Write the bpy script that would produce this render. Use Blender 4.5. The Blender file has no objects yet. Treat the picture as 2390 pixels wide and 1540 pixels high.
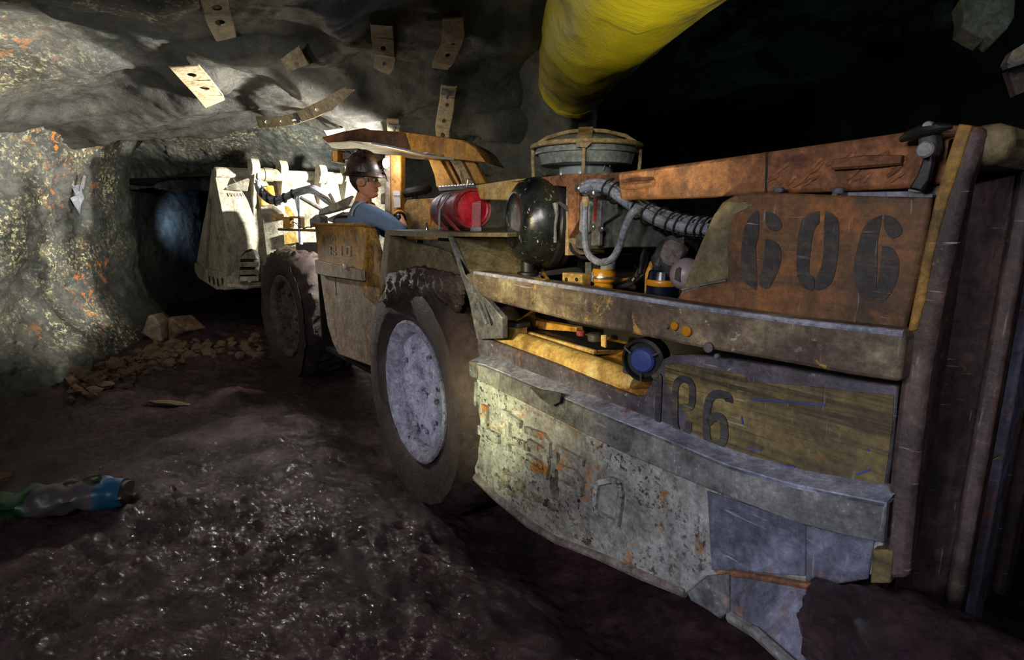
import bpy, bmesh, math, random
import numpy as np
from mathutils import Vector as V, Matrix, noise as mnoise

SC = bpy.context.scene
COL = SC.collection
random.seed(7)

# ------------------------------------------------------------------ camera
CAMZ, PITCH, FPX = 1.5, math.radians(11.5), 1327.8
cam_d = bpy.data.cameras.new('camera'); cam = bpy.data.objects.new('camera', cam_d); COL.objects.link(cam)
cam_d.sensor_width = 36.0; cam_d.lens = 36.0 * FPX / 2390.0
cam_d.clip_start = 0.05; cam_d.clip_end = 100
cam.location = (0, 0, CAMZ); cam.rotation_euler = (math.pi / 2 - PITCH, 0, 0)
SC.camera = cam

# ------------------------------------------------------------------ world, exposure
w = bpy.data.worlds.new('mine_air'); SC.world = w; w.use_nodes = True
w.node_tree.nodes['Background'].inputs[0].default_value = (0.25, 0.45, 0.75, 1)
w.node_tree.nodes['Background'].inputs[1].default_value = 0.006
SC.view_settings.view_transform = 'Standard'; SC.view_settings.look = 'None'
SC.view_settings.gamma = 1.0; SC.view_settings.use_curve_mapping = False
SC.view_settings.exposure = 0.0

# ------------------------------------------------------------------ lights (torches, machine lamps and added fills)
def spot(name, loc, aim, power, color, angle=60, blend=0.6, size=0.05):
    l = bpy.data.lights.new(name, 'SPOT'); l.energy = power; l.color = color
    l.spot_size = math.radians(angle); l.spot_blend = blend; l.shadow_soft_size = size
    o = bpy.data.objects.new(name, l); COL.objects.link(o); o.location = loc
    o.rotation_euler = (V(aim) - V(loc)).to_track_quat('-Z', 'Y').to_euler(); return o
def point(name, loc, power, color, size=0.05):
    l = bpy.data.lights.new(name, 'POINT'); l.energy = power; l.color = color; l.shadow_soft_size = size
    o = bpy.data.objects.new(name, l); COL.objects.link(o); o.location = loc; return o
def area(name, loc, aim, power, color, size):
    l = bpy.data.lights.new(name, 'AREA'); l.energy = power; l.color = color; l.size = size
    o = bpy.data.objects.new(name, l); COL.objects.link(o); o.location = loc
    o.rotation_euler = (V(aim) - V(loc)).to_track_quat('-Z', 'Y').to_euler(); return o
# driving lamp of the cab roof floods bucket and walls; added fill makes mud glint
spot('driving_lamp_light', (-0.8, 5.45, 1.76), (-4.1, 6.0, 1.60), 900, (1.0, 0.95, 0.84), 124, 0.55, 0.05)
spot('mud_glint_fill', (-2.3, 4.9, 1.35), (-1.2, 2.6, 0.0), 80, (1.0, 0.92, 0.82), 75, 1.0, 0.012)  # unseen spot, added only to raise glints on the mud
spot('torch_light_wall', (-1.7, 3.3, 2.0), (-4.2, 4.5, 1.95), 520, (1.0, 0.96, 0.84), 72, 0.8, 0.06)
# added soft fill and hand torches of the photographer's helpers, beside and behind the camera
area('soft_fill_light', (-1.7, -0.9, 2.2), (0.3, 2.2, 0.9), 36, (0.93, 0.92, 1.0), 0.6)  # general fill added to brighten the loader's side
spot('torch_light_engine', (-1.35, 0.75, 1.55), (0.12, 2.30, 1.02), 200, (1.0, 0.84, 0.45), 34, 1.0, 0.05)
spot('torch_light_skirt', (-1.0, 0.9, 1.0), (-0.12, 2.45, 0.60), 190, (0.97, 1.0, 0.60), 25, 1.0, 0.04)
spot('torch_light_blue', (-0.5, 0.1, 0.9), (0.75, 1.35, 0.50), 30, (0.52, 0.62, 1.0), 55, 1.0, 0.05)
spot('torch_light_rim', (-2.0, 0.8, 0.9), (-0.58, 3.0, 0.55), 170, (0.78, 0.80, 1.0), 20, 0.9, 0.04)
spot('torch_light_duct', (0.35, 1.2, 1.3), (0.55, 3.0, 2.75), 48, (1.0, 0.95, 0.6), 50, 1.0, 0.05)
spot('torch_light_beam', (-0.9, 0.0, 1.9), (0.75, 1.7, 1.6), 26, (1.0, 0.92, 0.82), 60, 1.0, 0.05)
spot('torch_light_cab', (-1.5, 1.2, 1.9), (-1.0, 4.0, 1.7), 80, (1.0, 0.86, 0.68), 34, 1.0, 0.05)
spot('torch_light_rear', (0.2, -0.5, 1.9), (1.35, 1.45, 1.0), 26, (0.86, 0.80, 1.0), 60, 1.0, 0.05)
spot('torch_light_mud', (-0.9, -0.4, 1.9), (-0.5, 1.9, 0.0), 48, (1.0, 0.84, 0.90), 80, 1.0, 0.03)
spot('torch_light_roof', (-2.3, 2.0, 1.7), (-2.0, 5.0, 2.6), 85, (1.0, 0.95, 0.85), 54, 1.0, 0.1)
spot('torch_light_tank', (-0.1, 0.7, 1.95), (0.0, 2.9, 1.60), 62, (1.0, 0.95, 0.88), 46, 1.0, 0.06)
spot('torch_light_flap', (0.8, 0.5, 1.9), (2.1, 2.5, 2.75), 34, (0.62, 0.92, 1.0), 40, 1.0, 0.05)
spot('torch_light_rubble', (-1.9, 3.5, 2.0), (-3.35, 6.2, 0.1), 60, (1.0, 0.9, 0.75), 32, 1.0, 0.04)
point('drift_fill', (3.0, 7.5, 2.0), 2.0, (0.35, 0.7, 0.8), 0.2)  # unseen fill, added for faint relief on the right-hand rocks

# ------------------------------------------------------------------ pixel rays onto real planes
CP, SP_ = math.cos(PITCH), math.sin(PITCH)
EYE = V((0, 0, CAMZ))
def ray(px, py):
    a = (px - 1195) / FPX; b = (770 - py) / FPX
    return V((a, CP + b * SP_, -SP_ + b * CP))
def PL(px, py, P0, N):
    d = ray(px, py); k = (V(P0) - EYE).dot(V(N)) / d.dot(V(N)); return EYE + d * k
O0 = V((-0.2, 2.75, 0)); RV = V((0.6, -0.8, 0)); IV = V((0.8, 0.6, 0)); UP = V((0, 0, 1))
TOFF = 0.0
def S(px, py, t=0.0): return PL(px, py, O0 + IV * (t + TOFF), IV)       # the loader's long side, t metres further in
def R(px, py, s): return PL(px, py, O0 + RV * s, RV)           # across the loader
def D(px, py, y): return PL(px, py, V((0, y, 0)), V((0, 1, 0)))
def Z(px, py, z): return PL(px, py, V((0, 0, z)), UP)
def W(s, t, z): return O0 + RV * s + IV * t + UP * z
def SL(pts, t=0.0): return [S(x, y, t) for x, y in pts]

# ------------------------------------------------------------------ mesh collector
class MB:
    def __init__(s): s.v = []; s.f = []
    def add(s, vs, fs):
        n = len(s.v); s.v += [tuple(p) for p in vs]; s.f += [tuple(i + n for i in f) for f in fs]; return s
    def prism(s, pts, vec):
        n = len(pts); vec = V(vec); a = [V(p) for p in pts]; b = [p + vec for p in a]
        nrm = V((0, 0, 0))
        for i in range(n): nrm += a[i].cross(a[(i + 1) % n])
        fs = [tuple(range(n)), tuple(range(2 * n - 1, n - 1, -1))] + [(i, i + n, (i + 1) % n + n, (i + 1) % n) for i in range(n)]
        if nrm.dot(vec) > 0: fs = [tuple(reversed(f)) for f in fs]
        return s.add(a + b, fs)
    def box(s, c, ax, ay, az):
        c = V(c); ax, ay, az = V(ax), V(ay), V(az)
        q = [c - ax - ay - az, c + ax - ay - az, c + ax + ay - az, c - ax + ay - az]
        return s.prism(q, az * 2)
    def tube(s, path, r, n=10, caps=True, closed=False):
        P = [V(p) for p in path]; m = len(P)
        rs = r if isinstance(r, (list, tuple)) else [r] * m
        vs = []; prev = None
        for i, p in enumerate(P):
            if closed: t = P[(i + 1) % m] - P[i - 1]
            else: t = P[min(i + 1, m - 1)] - P[max(i - 1, 0)]
            t.normalize()
            if prev is None:
                u = t.orthogonal().normalized()
            else:
                u = (prev - t * prev.dot(t))
                u = u.normalized() if u.length > 1e-6 else t.orthogonal().normalized()
            prev = u; w_ = t.cross(u)
            for k in range(n):
                a = 2 * math.pi * k / n; vs.append(p + (u * math.cos(a) + w_ * math.sin(a)) * rs[i])
        fs = []
        for i in range(m if closed else m - 1):
            j = (i + 1) % m
            for k in range(n): fs.append((i * n + k, i * n + (k + 1) % n, j * n + (k + 1) % n, j * n + k))
        if caps and not closed: fs += [tuple(range(n - 1, -1, -1)), tuple((m - 1) * n + k for k in range(n))]
        return s.add(vs, fs)
    def lathe(s, prof, c, axis, n=32, fn=None, cap=True):
        c = V(c); ax = V(axis).normalized(); u = ax.cross(UP)
        u = u.normalized() if u.length > 1e-3 else V((1, 0, 0)); w_ = ax.cross(u)
        vs = []; m = len(prof)
        for i, (r, h) in enumerate(prof):
            for k in range(n):
                a = 2 * math.pi * k / n; rr, hh = (r, h) if fn is None else fn(r, h, a, i)
                vs.append(c + ax * hh + (u * math.cos(a) + w_ * math.sin(a)) * rr)
        fs = [(i * n + k, (i + 1) * n + k, (i + 1) * n + (k + 1) % n, i * n + (k + 1) % n) for i in range(m - 1) for k in range(n)]
        if cap: fs += [tuple(range(n)), tuple((m - 1) * n + k for k in range(n - 1, -1, -1))]
        return s.add(vs, fs)
    def ribbon(s, path, width, nrm, thick, closed=False):      # flat stroke lying on a plane with normal nrm
        P = [V(p) for p in path]; N = V(nrm).normalized(); m = len(P)
        ws = width if isinstance(width, (list, tuple)) else [width] * m
        L, Rr = [], []
        for i, p in enumerate(P):
            t = (P[(i + 1) % m] - P[i - 1]) if closed else P[min(i + 1, m - 1)] - P[max(i - 1, 0)]
            sd = N.cross(t).normalized() * ws[i] / 2; L.append(p + sd); Rr.append(p - sd)
        vs = L + Rr + [p + N * thick for p in L] + [p + N * thick for p in Rr]
        fs = []
        for i in range(m if closed else m - 1):
            j = (i + 1) % m
            fs += [(i, j, m + j, m + i), (2 * m + i, 3 * m + i, 3 * m + j, 2 * m + j), (i, 2 * m + i, 2 * m + j, j), (m + i, m + j, 3 * m + j, 3 * m + i)]
        if not closed: fs += [(0, m, 3 * m, 2 * m), (m - 1, 3 * m - 1, 4 * m - 1, 2 * m - 1)]
        return s.add(vs, fs)
    def plate_hole(s, outer, hole_c, hole_ax, hole_ay, vec, n=28):     # star-shaped plate with an oval hole
        outer = [V(p) for p in outer]; c = V(hole_c); vec = V(vec); hx, hy = V(hole_ax), V(hole_ay)
        ex = hx.normalized(); nn = vec.normalized(); ey = nn.cross(ex)
        q = [((p - c).dot(ex), (p - c).dot(ey)) for p in outer]
        angs = sorted({math.atan2(y, x) % (2 * math.pi) for x, y in q} | {2 * math.pi * k / n for k in range(n)})
        oo, ii = [], []
        for a in angs:
            dx, dy = math.cos(a), math.sin(a); best = None
            for k in range(len(q)):
                x1, y1 = q[k]; x2, y2 = q[(k + 1) % len(q)]
                den = dx * (y2 - y1) - dy * (x2 - x1)
                if abs(den) < 1e-12: continue
                tt = (x1 * (y2 - y1) - y1 * (x2 - x1)) / den; uu = (x1 * dy - y1 * dx) / den
                if tt > 0 and -1e-6 <= uu <= 1 + 1e-6: best = tt if best is None else min(best, tt)
            best = best or 0.01
            oo.append(c + (ex * dx + ey * dy) * best)
            sg = 1 if ey.dot(hy) > 0 else -1
            ii.append(c + hx * dx + hy * dy * sg)
        m = len(angs); vs = oo + ii + [p + vec for p in oo] + [p + vec for p in ii]; fs = []
        for i in range(m):
            j = (i + 1) % m
            fs += [(i, m + i, m + j, j), (2 * m + i, 2 * m + j, 3 * m + j, 3 * m + i), (i, j, 2 * m + j, 2 * m + i), (m + i, 3 * m + i, 3 * m + j, m + j)]
        return s.add(vs, fs)

def wpos(o):
    p = V((0, 0, 0))
    while o is not None: p += V(o.location); o = o.parent
    return p
def put(name, me, loc, mat, parent=None):
    o = bpy.data.objects.new(name, me); COL.objects.link(o)
    if parent is not None: o.parent = parent; o.location = V(loc) - wpos(parent)
    else: o.location = loc
    if mat is not None:
        for m in (mat if isinstance(mat, (list, tuple)) else [mat]): me.materials.append(m)
    return o
def obj(name, mb, mat, parent=None, bevel=0.0, ang=35, smooth=True, base=False):
    A = np.array(mb.v, dtype=float); c = (A.min(0) + A.max(0)) / 2
    if base: c[2] = A[:, 2].min()
    me = bpy.data.meshes.new(name); me.from_pydata((A - c).tolist(), [], mb.f); me.validate()
    bm = bmesh.new(); bm.from_mesh(me); bmesh.ops.recalc_face_normals(bm, faces=bm.faces); bm.to_mesh(me); bm.free()
    if smooth:
        me.polygons.foreach_set('use_smooth', [True] * len(me.polygons)); me.set_sharp_from_angle(angle=math.radians(ang))
    o = put(name, me, V(c), mat, parent)
    if bevel:
        b = o.modifiers.new('bevel', 'BEVEL'); b.width = bevel; b.segments = 2; b.limit_method = 'ANGLE'; b.angle_limit = math.radians(40)
    return o
def empty(name, loc, parent=None):
    o = bpy.data.objects.new(name, None); COL.objects.link(o); o.empty_display_size = 0.1
    if parent is not None: o.parent = parent; o.location = V(loc) - wpos(parent)
    else: o.location = loc
    return o
def tag(o, label, cat, group=None):
    o['label'] = label; o['category'] = cat
    if group: o['group'] = group
    return o

# ------------------------------------------------------------------ vectorised gradient noise
_rng = np.random.default_rng(3)
_perm = np.tile(_rng.permutation(256), 3)
_grad = _rng.normal(size=(256, 3)); _grad /= np.linalg.norm(_grad, axis=1)[:, None]
def pnoise(x, y, z):
    x, y, z = np.broadcast_arrays(np.asarray(x, float), np.asarray(y, float), np.asarray(z, float))
    xi, yi, zi = np.floor(x).astype(int), np.floor(y).astype(int), np.floor(z).astype(int)
    xf, yf, zf = x - xi, y - yi, z - zi; xi, yi, zi = xi & 255, yi & 255, zi & 255
    u, v, w_ = [t * t * t * (t * (t * 6 - 15) + 10) for t in (xf, yf, zf)]
    out = 0
    for dx in (0, 1):
        for dy in (0, 1):
            for dz in (0, 1):
                h = _perm[_perm[_perm[xi + dx] + yi + dy] + zi + dz]; g = _grad[h]
                d = g[..., 0] * (xf - dx) + g[..., 1] * (yf - dy) + g[..., 2] * (zf - dz)
                out = out + d * (u if dx else 1 - u) * (v if dy else 1 - v) * (w_ if dz else 1 - w_)
    return out
def fbm(x, y, z, oct=5, gain=0.5, ridge=False):
    a, f, t = 1.0, 1.0, 0
    for k in range(oct):
        n = pnoise(np.asarray(x) * f + 17.3 * k, np.asarray(y) * f - 9.1 * k, np.asarray(z) * f + 4.7 * k)
        t = t + a * ((0.5 - np.abs(n)) if ridge else n); a *= gain; f *= 2.03
    return t
def grid_mesh(name, P, mat, kind=None, flip=False, attrs=None, smooth=True, keep=None):
    nu, nv = P.shape[:2]; co = P.reshape(-1, 3)
    i = np.arange(nu * nv).reshape(nu, nv)
    q = np.stack([i[:-1, :-1], i[1:, :-1], i[1:, 1:], i[:-1, 1:]], -1).reshape(-1, 4)
    if keep is not None: q = q[keep.reshape(-1)]
    if flip: q = q[:, ::-1]
    me = bpy.data.meshes.new(name); me.vertices.add(len(co)); me.vertices.foreach_set('co', co.ravel())
    me.loops.add(q.size); me.loops.foreach_set('vertex_index', q.ravel())
    me.polygons.add(len(q)); me.polygons.foreach_set('loop_start', np.arange(0, q.size, 4)); me.polygons.foreach_set('loop_total', np.full(len(q), 4))
    me.update(); me.validate()
    if smooth: me.polygons.foreach_set('use_smooth', [True] * len(me.polygons))
    for k, a in (attrs or {}).items():
        at = me.attributes.new(k, 'FLOAT', 'POINT'); at.data.foreach_set('value', np.asarray(a, float).ravel())
    o = put(name, me, (0, 0, 0), mat)
    if kind: o['kind'] = kind
    return o

# ------------------------------------------------------------------ materials
def srgb(r, g, b):
    f = lambda c: (c / 255 / 12.92) if c / 255 <= 0.04045 else ((c / 255 + 0.055) / 1.055) ** 2.4
    return (f(r), f(g), f(b), 1)
class NT:
    def __init__(s, name):
        s.m = bpy.data.materials.new(name); s.m.use_nodes = True; s.t = s.m.node_tree; s.n = s.t.nodes; s.l = s.t.links
        s.b = s.n['Principled BSDF']
    def new(s, typ, **kw):
        n = s.n.new(typ)
        for k, v in kw.items(): setattr(n, k, v)
        return n
    def link(s, a, b): s.l.new(a, b)
    def coords(s, rot=0.0, scale=(1, 1, 1), rnd=True):
        tc = s.new('ShaderNodeTexCoord'); out = tc.outputs['Object']
        if rnd:
            oi = s.new('ShaderNodeObjectInfo'); mu = s.new('ShaderNodeMath', operation='MULTIPLY'); mu.inputs[1].default_value = 37.0
            s.link(oi.outputs['Random'], mu.inputs[0]); ad = s.new('ShaderNodeVectorMath', operation='ADD')
            s.link(out, ad.inputs[0]); s.link(mu.outputs[0], ad.inputs[1]); out = ad.outputs[0]
        mp = s.new('ShaderNodeMapping'); mp.inputs['Rotation'].default_value = (0, 0, rot); mp.inputs['Scale'].default_value = scale
        s.link(out, mp.inputs['Vector']); return mp.outputs[0]
    def noise(s, vec, scale, detail=6, rough=0.6, dist=0.0):
        n = s.new('ShaderNodeTexNoise'); n.inputs['Scale'].default_value = scale; n.inputs['Detail'].default_value = detail
        n.inputs['Roughness'].default_value = rough; n.inputs['Distortion'].default_value = dist
        s.link(vec, n.inputs['Vector']); return n.outputs['Fac']
    def ramp(s, fac, stops):
        r = s.new('ShaderNodeValToRGB'); e = r.color_ramp.elements
        while len(e) < len(stops): e.new(0.5)
        for k, (p, c) in enumerate(stops):
            e[k].position = p; e[k].color = c if not isinstance(c, (int, float)) else (c, c, c, 1)
        s.link(fac, r.inputs[0]); return r.outputs[0]
    def mix(s, fac, a, b, blend='MIX'):
        m = s.new('ShaderNodeMix', data_type='RGBA', blend_type=blend)
        if isinstance(fac, (int, float)): m.inputs[0].default_value = fac
        else: s.link(fac, m.inputs[0])
        for k, x in ((6, a), (7, b)):
            if isinstance(x, tuple): m.inputs[k].default_value = x
            else: s.link(x, m.inputs[k])
        return m.outputs[2]
    def mul(s, a, b):
        m = s.new('ShaderNodeMath', operation='MULTIPLY')
        for k, x in ((0, a), (1, b)):
            if isinstance(x, (int, float)): m.inputs[k].default_value = x
            else: s.link(x, m.inputs[k])
        return m.outputs[0]
    def attr(s, name): return s.new('ShaderNodeAttribute', attribute_name=name).outputs['Fac']
    def bump(s, h, strength=0.3, dist=0.01, prev=None):
        b = s.new('ShaderNodeBump'); b.inputs['Strength'].default_value = strength; b.inputs['Distance'].default_value = dist
        s.link(h, b.inputs['Height'])
        if prev is not None: s.link(prev, b.inputs['Normal'])
        return b.outputs[0]
    def done(s, col, rough=0.6, metal=0.0, nrm=None, spec=0.5):
        for k, x in (('Base Color', col), ('Roughness', rough), ('Metallic', metal), ('Specular IOR Level', spec)):
            if isinstance(x, (int, float, tuple)): s.b.inputs[k].default_value = x
            else: s.link(x, s.b.inputs[k])
        if nrm is not None: s.link(nrm, s.b.inputs['Normal'])
        return s.m
VROT = math.atan2(0.8, 0.6)
def worn(name, cols, patch=None, patch_t=(0.52, 0.62), speck=None, streak=None, scale=4.0, rough=(0.45, 0.8), bump=0.4, metal=0.0, bscale=60, bdist=0.004, speck_t=(0.60, 0.66), speck_s=38.0, spec=0.4, bare=None, grime=0.6):
    """paint with dirt: cols = ramp of the coat, patch = second coat in patches, speck = splashes, streak = smears along the machine"""
    n = NT(name); c = n.coords(VROT)
    n1 = n.noise(c, scale, 10, 0.7, 0.3); k = len(cols)
    col = n.ramp(n1, [(0.36 + 0.28 * i / max(k - 1, 1), x) for i, x in enumerate(cols)])
    def mapped(sc):
        m2 = n.new('ShaderNodeMapping'); m2.inputs['Scale'].default_value = sc; n.link(c, m2.inputs['Vector']); return m2.outputs[0]
    if streak is not None:
        sn = n.noise(mapped(streak[1]), 5.0, 8, 0.75); col = n.mix(n.ramp(sn, [(0.46, 0.0), (0.62, streak[2])]), col, streak[0])
    if patch is not None:
        pn = n.noise(c, scale * 1.7, 12, 0.74, 0.5); col = n.mix(n.ramp(pn, [(patch_t[0] - .02, 0.0), (patch_t[1] - .02, 1.0)]), col, patch)
    if speck is not None:
        s2 = n.noise(c, speck_s, 8, 0.72); s3 = n.noise(c, scale * 1.3, 3, 0.6)
        col = n.mix(n.mul(n.ramp(s2, [(speck_t[0], 0.0), (speck_t[1], 1.0)]), n.ramp(s3, [(0.42, 0.15), (0.6, 1.0)])), col, speck)
    fine = n.noise(c, bscale, 6, 0.72); mid = n.noise(c, scale * 4.3, 9, 0.72, 0.3); drip = n.noise(mapped((9, 9, 1.3)), 3.0, 7, 0.7)
    col = n.mix(grime * 0.75, col, n.ramp(mid, [(0.34, (0.06, 0.055, 0.05, 1)), (0.52, (0.5, 0.5, 0.5, 1)), (0.68, (0.92, 0.92, 0.92, 1))]), 'OVERLAY')
    col = n.mix(n.mul(n.ramp(drip, [(0.50, 0.0), (0.66, 1.0)]), 0.55 * grime), col, (0.035, 0.028, 0.024, 1))
    col = n.mix(0.40 * grime + 0.1, col, n.ramp(fine, [(0.32, (0.05, 0.05, 0.05, 1)), (0.68, (0.95, 0.95, 0.95, 1))]), 'OVERLAY')
    sc1 = n.noise(mapped((1.6, 1.6, 34)), 4.0, 4, 0.6); sc2 = n.noise(mapped((26, 26, 2.2)), 4.0, 4, 0.6)
    wear = n.noise(c, scale * 1.6, 3, 0.6); wm = n.ramp(wear, [(0.46, 0.0), (0.60, 1.0)])
    lite = n.mix(0.65, col, (0.62, 0.60, 0.56, 1))
    col = n.mix(n.mul(n.mul(n.ramp(sc1, [(0.655, 0.0), (0.69, 1.0)]), wm), 0.75), col, lite)
    col = n.mix(n.mul(n.ramp(sc2, [(0.66, 0.0), (0.72, 1.0)]), 0.32), col, lite)
    chip = n.noise(c, scale * 7, 12, 0.8); col = n.mix(n.mul(n.ramp(chip, [(0.60, 0.0), (0.625, 1.0)]), 0.8 * grime), col, (0.03, 0.022, 0.018, 1))
    rg = n.ramp(mid, [(0.36, rough[0]), (0.64, rough[1])])
    nb = n.bump(fine, min(1, bump * 1.2), bdist); nb = n.bump(mid, bump * 0.8, bdist * 3, nb)
    return n.done(col, rg, metal, nb, spec)
def plain(name, col, rough=0.5, metal=0.0, bump=0.15, scale=40, spec=0.5, var=0.35):
    n = NT(name); c = n.coords(); f = n.noise(c, scale, 5, 0.6); g = n.noise(c, scale * 0.2, 4, 0.6)
    dark = tuple(x * (1 - var) for x in col[:3]) + (1,)
    return n.done(n.ramp(g, [(0.35, dark), (0.65, col)]), rough, metal, n.bump(f, bump, 0.003), spec)
def emit(name, col, s):
    n = NT(name); n.b.inputs['Base Color'].default_value = (0.8, 0.8, 0.8, 1); n.b.inputs['Emission Color'].default_value = col; n.b.inputs['Emission Strength'].default_value = s; return n.m

c_ = srgb
M = {}
M['beam'] = worn('rusted_orange_beam', [c_(78, 54, 40), c_(140, 92, 58), c_(172, 118, 78)], patch=c_(96, 62, 42), patch_t=(0.55, 0.66), speck=c_(190, 165, 150), speck_t=(0.68, 0.74), speck_s=14, scale=5, rough=(0.5, 0.75), bump=0.6)
M['yellow'] = worn('yellow_machine_paint', [c_(120, 84, 30), c_(190, 135, 44), c_(206, 152, 62)], patch=c_(86, 62, 36), patch_t=(0.6, 0.72), scale=5, rough=(0.4, 0.7))
M['yellow2'] = worn('dusty_yellow_paint', [c_(150, 120, 62), c_(205, 170, 92), c_(215, 190, 130)], patch=c_(120, 90, 50), patch_t=(0.6, 0.72), scale=5, rough=(0.45, 0.75))
M['rail'] = worn('chipped_side_rail', [c_(70, 58, 48), c_(116, 102, 82), c_(172, 162, 124)], patch=c_(196, 158, 76), patch_t=(0.60, 0.64), speck=c_(200, 196, 176), speck_s=24, scale=3.2, streak=(c_(84, 68, 60), (0.6, 1, 2.0), 0.8), rough=(0.4, 0.7))
M['panel'] = worn('rusted_brown_panel', [c_(72, 55, 40), c_(108, 77, 48), c_(138, 92, 54)], patch=c_(152, 94, 46), patch_t=(0.54, 0.70), streak=(c_(70, 58, 46), (0.35, 1, 5), 0.7), scale=3.0, rough=(0.45, 0.75), bump=0.35)
M['door'] = worn('scuffed_olive_door', [c_(60, 56, 58), c_(86, 82, 90), c_(112, 106, 112)], patch=c_(140, 96, 60), patch_t=(0.58, 0.66), speck=c_(170, 168, 176), streak=(c_(70, 62, 56), (0.3, 1, 7), 0.6), scale=3.4, rough=(0.4, 0.7))
M['olive'] = worn('brushed_olive_paint', [c_(80, 70, 40), c_(114, 100, 58), c_(150, 136, 88)], patch=c_(140, 96, 40), patch_t=(0.62, 0.72), streak=(c_(62, 52, 36), (0.25, 1, 9), 0.95), scale=2.6, rough=(0.45, 0.75))
M['skirt'] = worn('mud_splashed_skirt', [c_(116, 116, 112), c_(158, 160, 150), c_(178, 178, 168)], patch=c_(168, 116, 66), patch_t=(0.58, 0.63), speck=c_(62, 56, 50), speck_t=(0.54, 0.58), speck_s=46, scale=3.0, rough=(0.5, 0.85), bump=0.7)
M['ledge'] = worn('grimy_ledge', [c_(70, 72, 68), c_(112, 114, 108), c_(150, 148, 140)], patch=c_(160, 108, 60), patch_t=(0.64, 0.70), speck=c_(165, 170, 166), speck_t=(0.60, 0.68), speck_s=60, scale=4, rough=(0.4, 0.75), bump=0.6)
M['steel'] = worn('scuffed_grey_steel', [c_(80, 82, 84), c_(120, 122, 122), c_(150, 150, 148)], patch=c_(104, 82, 60), patch_t=(0.6, 0.7), scale=6, rough=(0.35, 0.65), metal=0.2)
M['bluesteel'] = worn('wet_grey_plate', [c_(66, 66, 74), c_(100, 102, 114), c_(140, 142, 156)], patch=c_(130, 92, 66), patch_t=(0.6, 0.68), scale=4, rough=(0.3, 0.6), metal=0.1, bump=0.6)
M['edge'] = worn('pale_lit_edge', [c_(104, 108, 122), c_(146, 150, 166), c_(178, 180, 192)], patch=c_(140, 100, 74), patch_t=(0.6, 0.66), scale=5, rough=(0.35, 0.6), bump=0.5)  # lighter tone paints in the light grazing the ledge top
M['post'] = worn('dark_rusty_post', [c_(46, 39, 37), c_(76, 62, 57), c_(108, 88, 80)], patch=c_(150, 96, 50), patch_t=(0.62, 0.68), streak=(c_(40, 38, 38), (2, 2, 0.4), 0.8), scale=3, rough=(0.35, 0.6))
M['fender'] = worn('muddy_olive_fender', [c_(80, 74, 56), c_(112, 102, 74), c_(128, 112, 80)], patch=c_(146, 142, 70), patch_t=(0.64, 0.7), speck=c_(190, 185, 180), speck_t=(0.70, 0.74), scale=4, rough=(0.4, 0.7))
M['cab'] = worn('mud_washed_cab_panel', [c_(124, 108, 84), c_(160, 142, 116), c_(172, 158, 146)], patch=c_(96, 74, 44), patch_t=(0.6, 0.7), speck=c_(84, 70, 60), scale=4, rough=(0.55, 0.85), bump=0.6)
M['cabyellow'] = worn('stained_cab_yellow', [c_(90, 70, 36), c_(146, 112, 52), c_(184, 136, 52)], patch=c_(66, 54, 36), patch_t=(0.55, 0.68), scale=6, rough=(0.45, 0.7))
M['dusty'] = worn('pale_mud_coated_steel', [c_(118, 114, 98), c_(164, 160, 142), c_(184, 180, 166)], patch=c_(150, 120, 60), patch_t=(0.62, 0.68), speck=c_(96, 92, 78), speck_t=(0.62, 0.7), speck_s=30, scale=4, rough=(0.5, 0.85), bump=0.9)
M['canopy'] = worn('dark_smeared_canopy', [c_(34, 28, 24), c_(116, 72, 36), c_(186, 122, 46)], patch=c_(24, 20, 18), patch_t=(0.60, 0.68), scale=2.4, rough=(0.3, 0.5), bump=0.2)
M['canopy_y'] = worn('canopy_yellow_end', [c_(140, 90, 30), c_(200, 142, 44), c_(214, 158, 58)], scale=4, rough=(0.3, 0.5), bump=0.2)
M['black'] = plain('black_rubber', c_(26, 27, 28), 0.45, 0, 0.25)
M['dark'] = plain('dark_grime_and_shade', c_(30, 28, 26), 0.6, 0.1, 0.4)
M['dkgrey'] = worn('dark_grey_box', [c_(44, 46, 46), c_(66, 68, 66), c_(84, 86, 84)], scale=5, rough=(0.35, 0.6))
M['cleaner'] = worn('black_glossy_canister', [c_(10, 13, 13), c_(20, 24, 24), c_(32, 36, 35)], speck=c_(190, 194, 190), speck_t=(0.62, 0.635), speck_s=30, scale=4, rough=(0.14, 0.35), bump=0.12, spec=0.6)
M['greenplastic'] = worn('pale_green_plastic', [c_(104, 112, 104), c_(134, 142, 132), c_(150, 156, 146)], speck=c_(196, 200, 186), speck_t=(0.72, 0.76), scale=4, rough=(0.3, 0.5), bump=0.1)
M['clear'] = plain('grey_clear_plastic', c_(150, 160, 160), 0.2, 0, 0.05)
M['tan'] = worn('tan_cage_paint', [c_(130, 108, 70), c_(176, 150, 102), c_(190, 166, 120)], scale=8, rough=(0.45, 0.7))
M['hose'] = worn('grey_sleeved_hose', [c_(92, 98, 110), c_(132, 138, 150), c_(152, 156, 168)], scale=20, rough=(0.4, 0.6), bump=0.3)
M['red'] = worn('red_cylinder_paint', [c_(150, 16, 28), c_(196, 24, 42), c_(206, 36, 52)], speck=c_(230, 150, 150), speck_t=(0.72, 0.75), speck_s=24, scale=4, rough=(0.22, 0.4), bump=0.15)
M['reddust'] = worn('dusty_red_paint', [c_(120, 40, 42), c_(150, 52, 54), c_(166, 84, 82)], speck=c_(186, 166, 160), speck_t=(0.64, 0.72), scale=7, rough=(0.35, 0.6), bump=0.25)
M['chrome'] = plain('bare_bright_steel', c_(190, 192, 190), 0.28, 0.9, 0.1)
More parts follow.
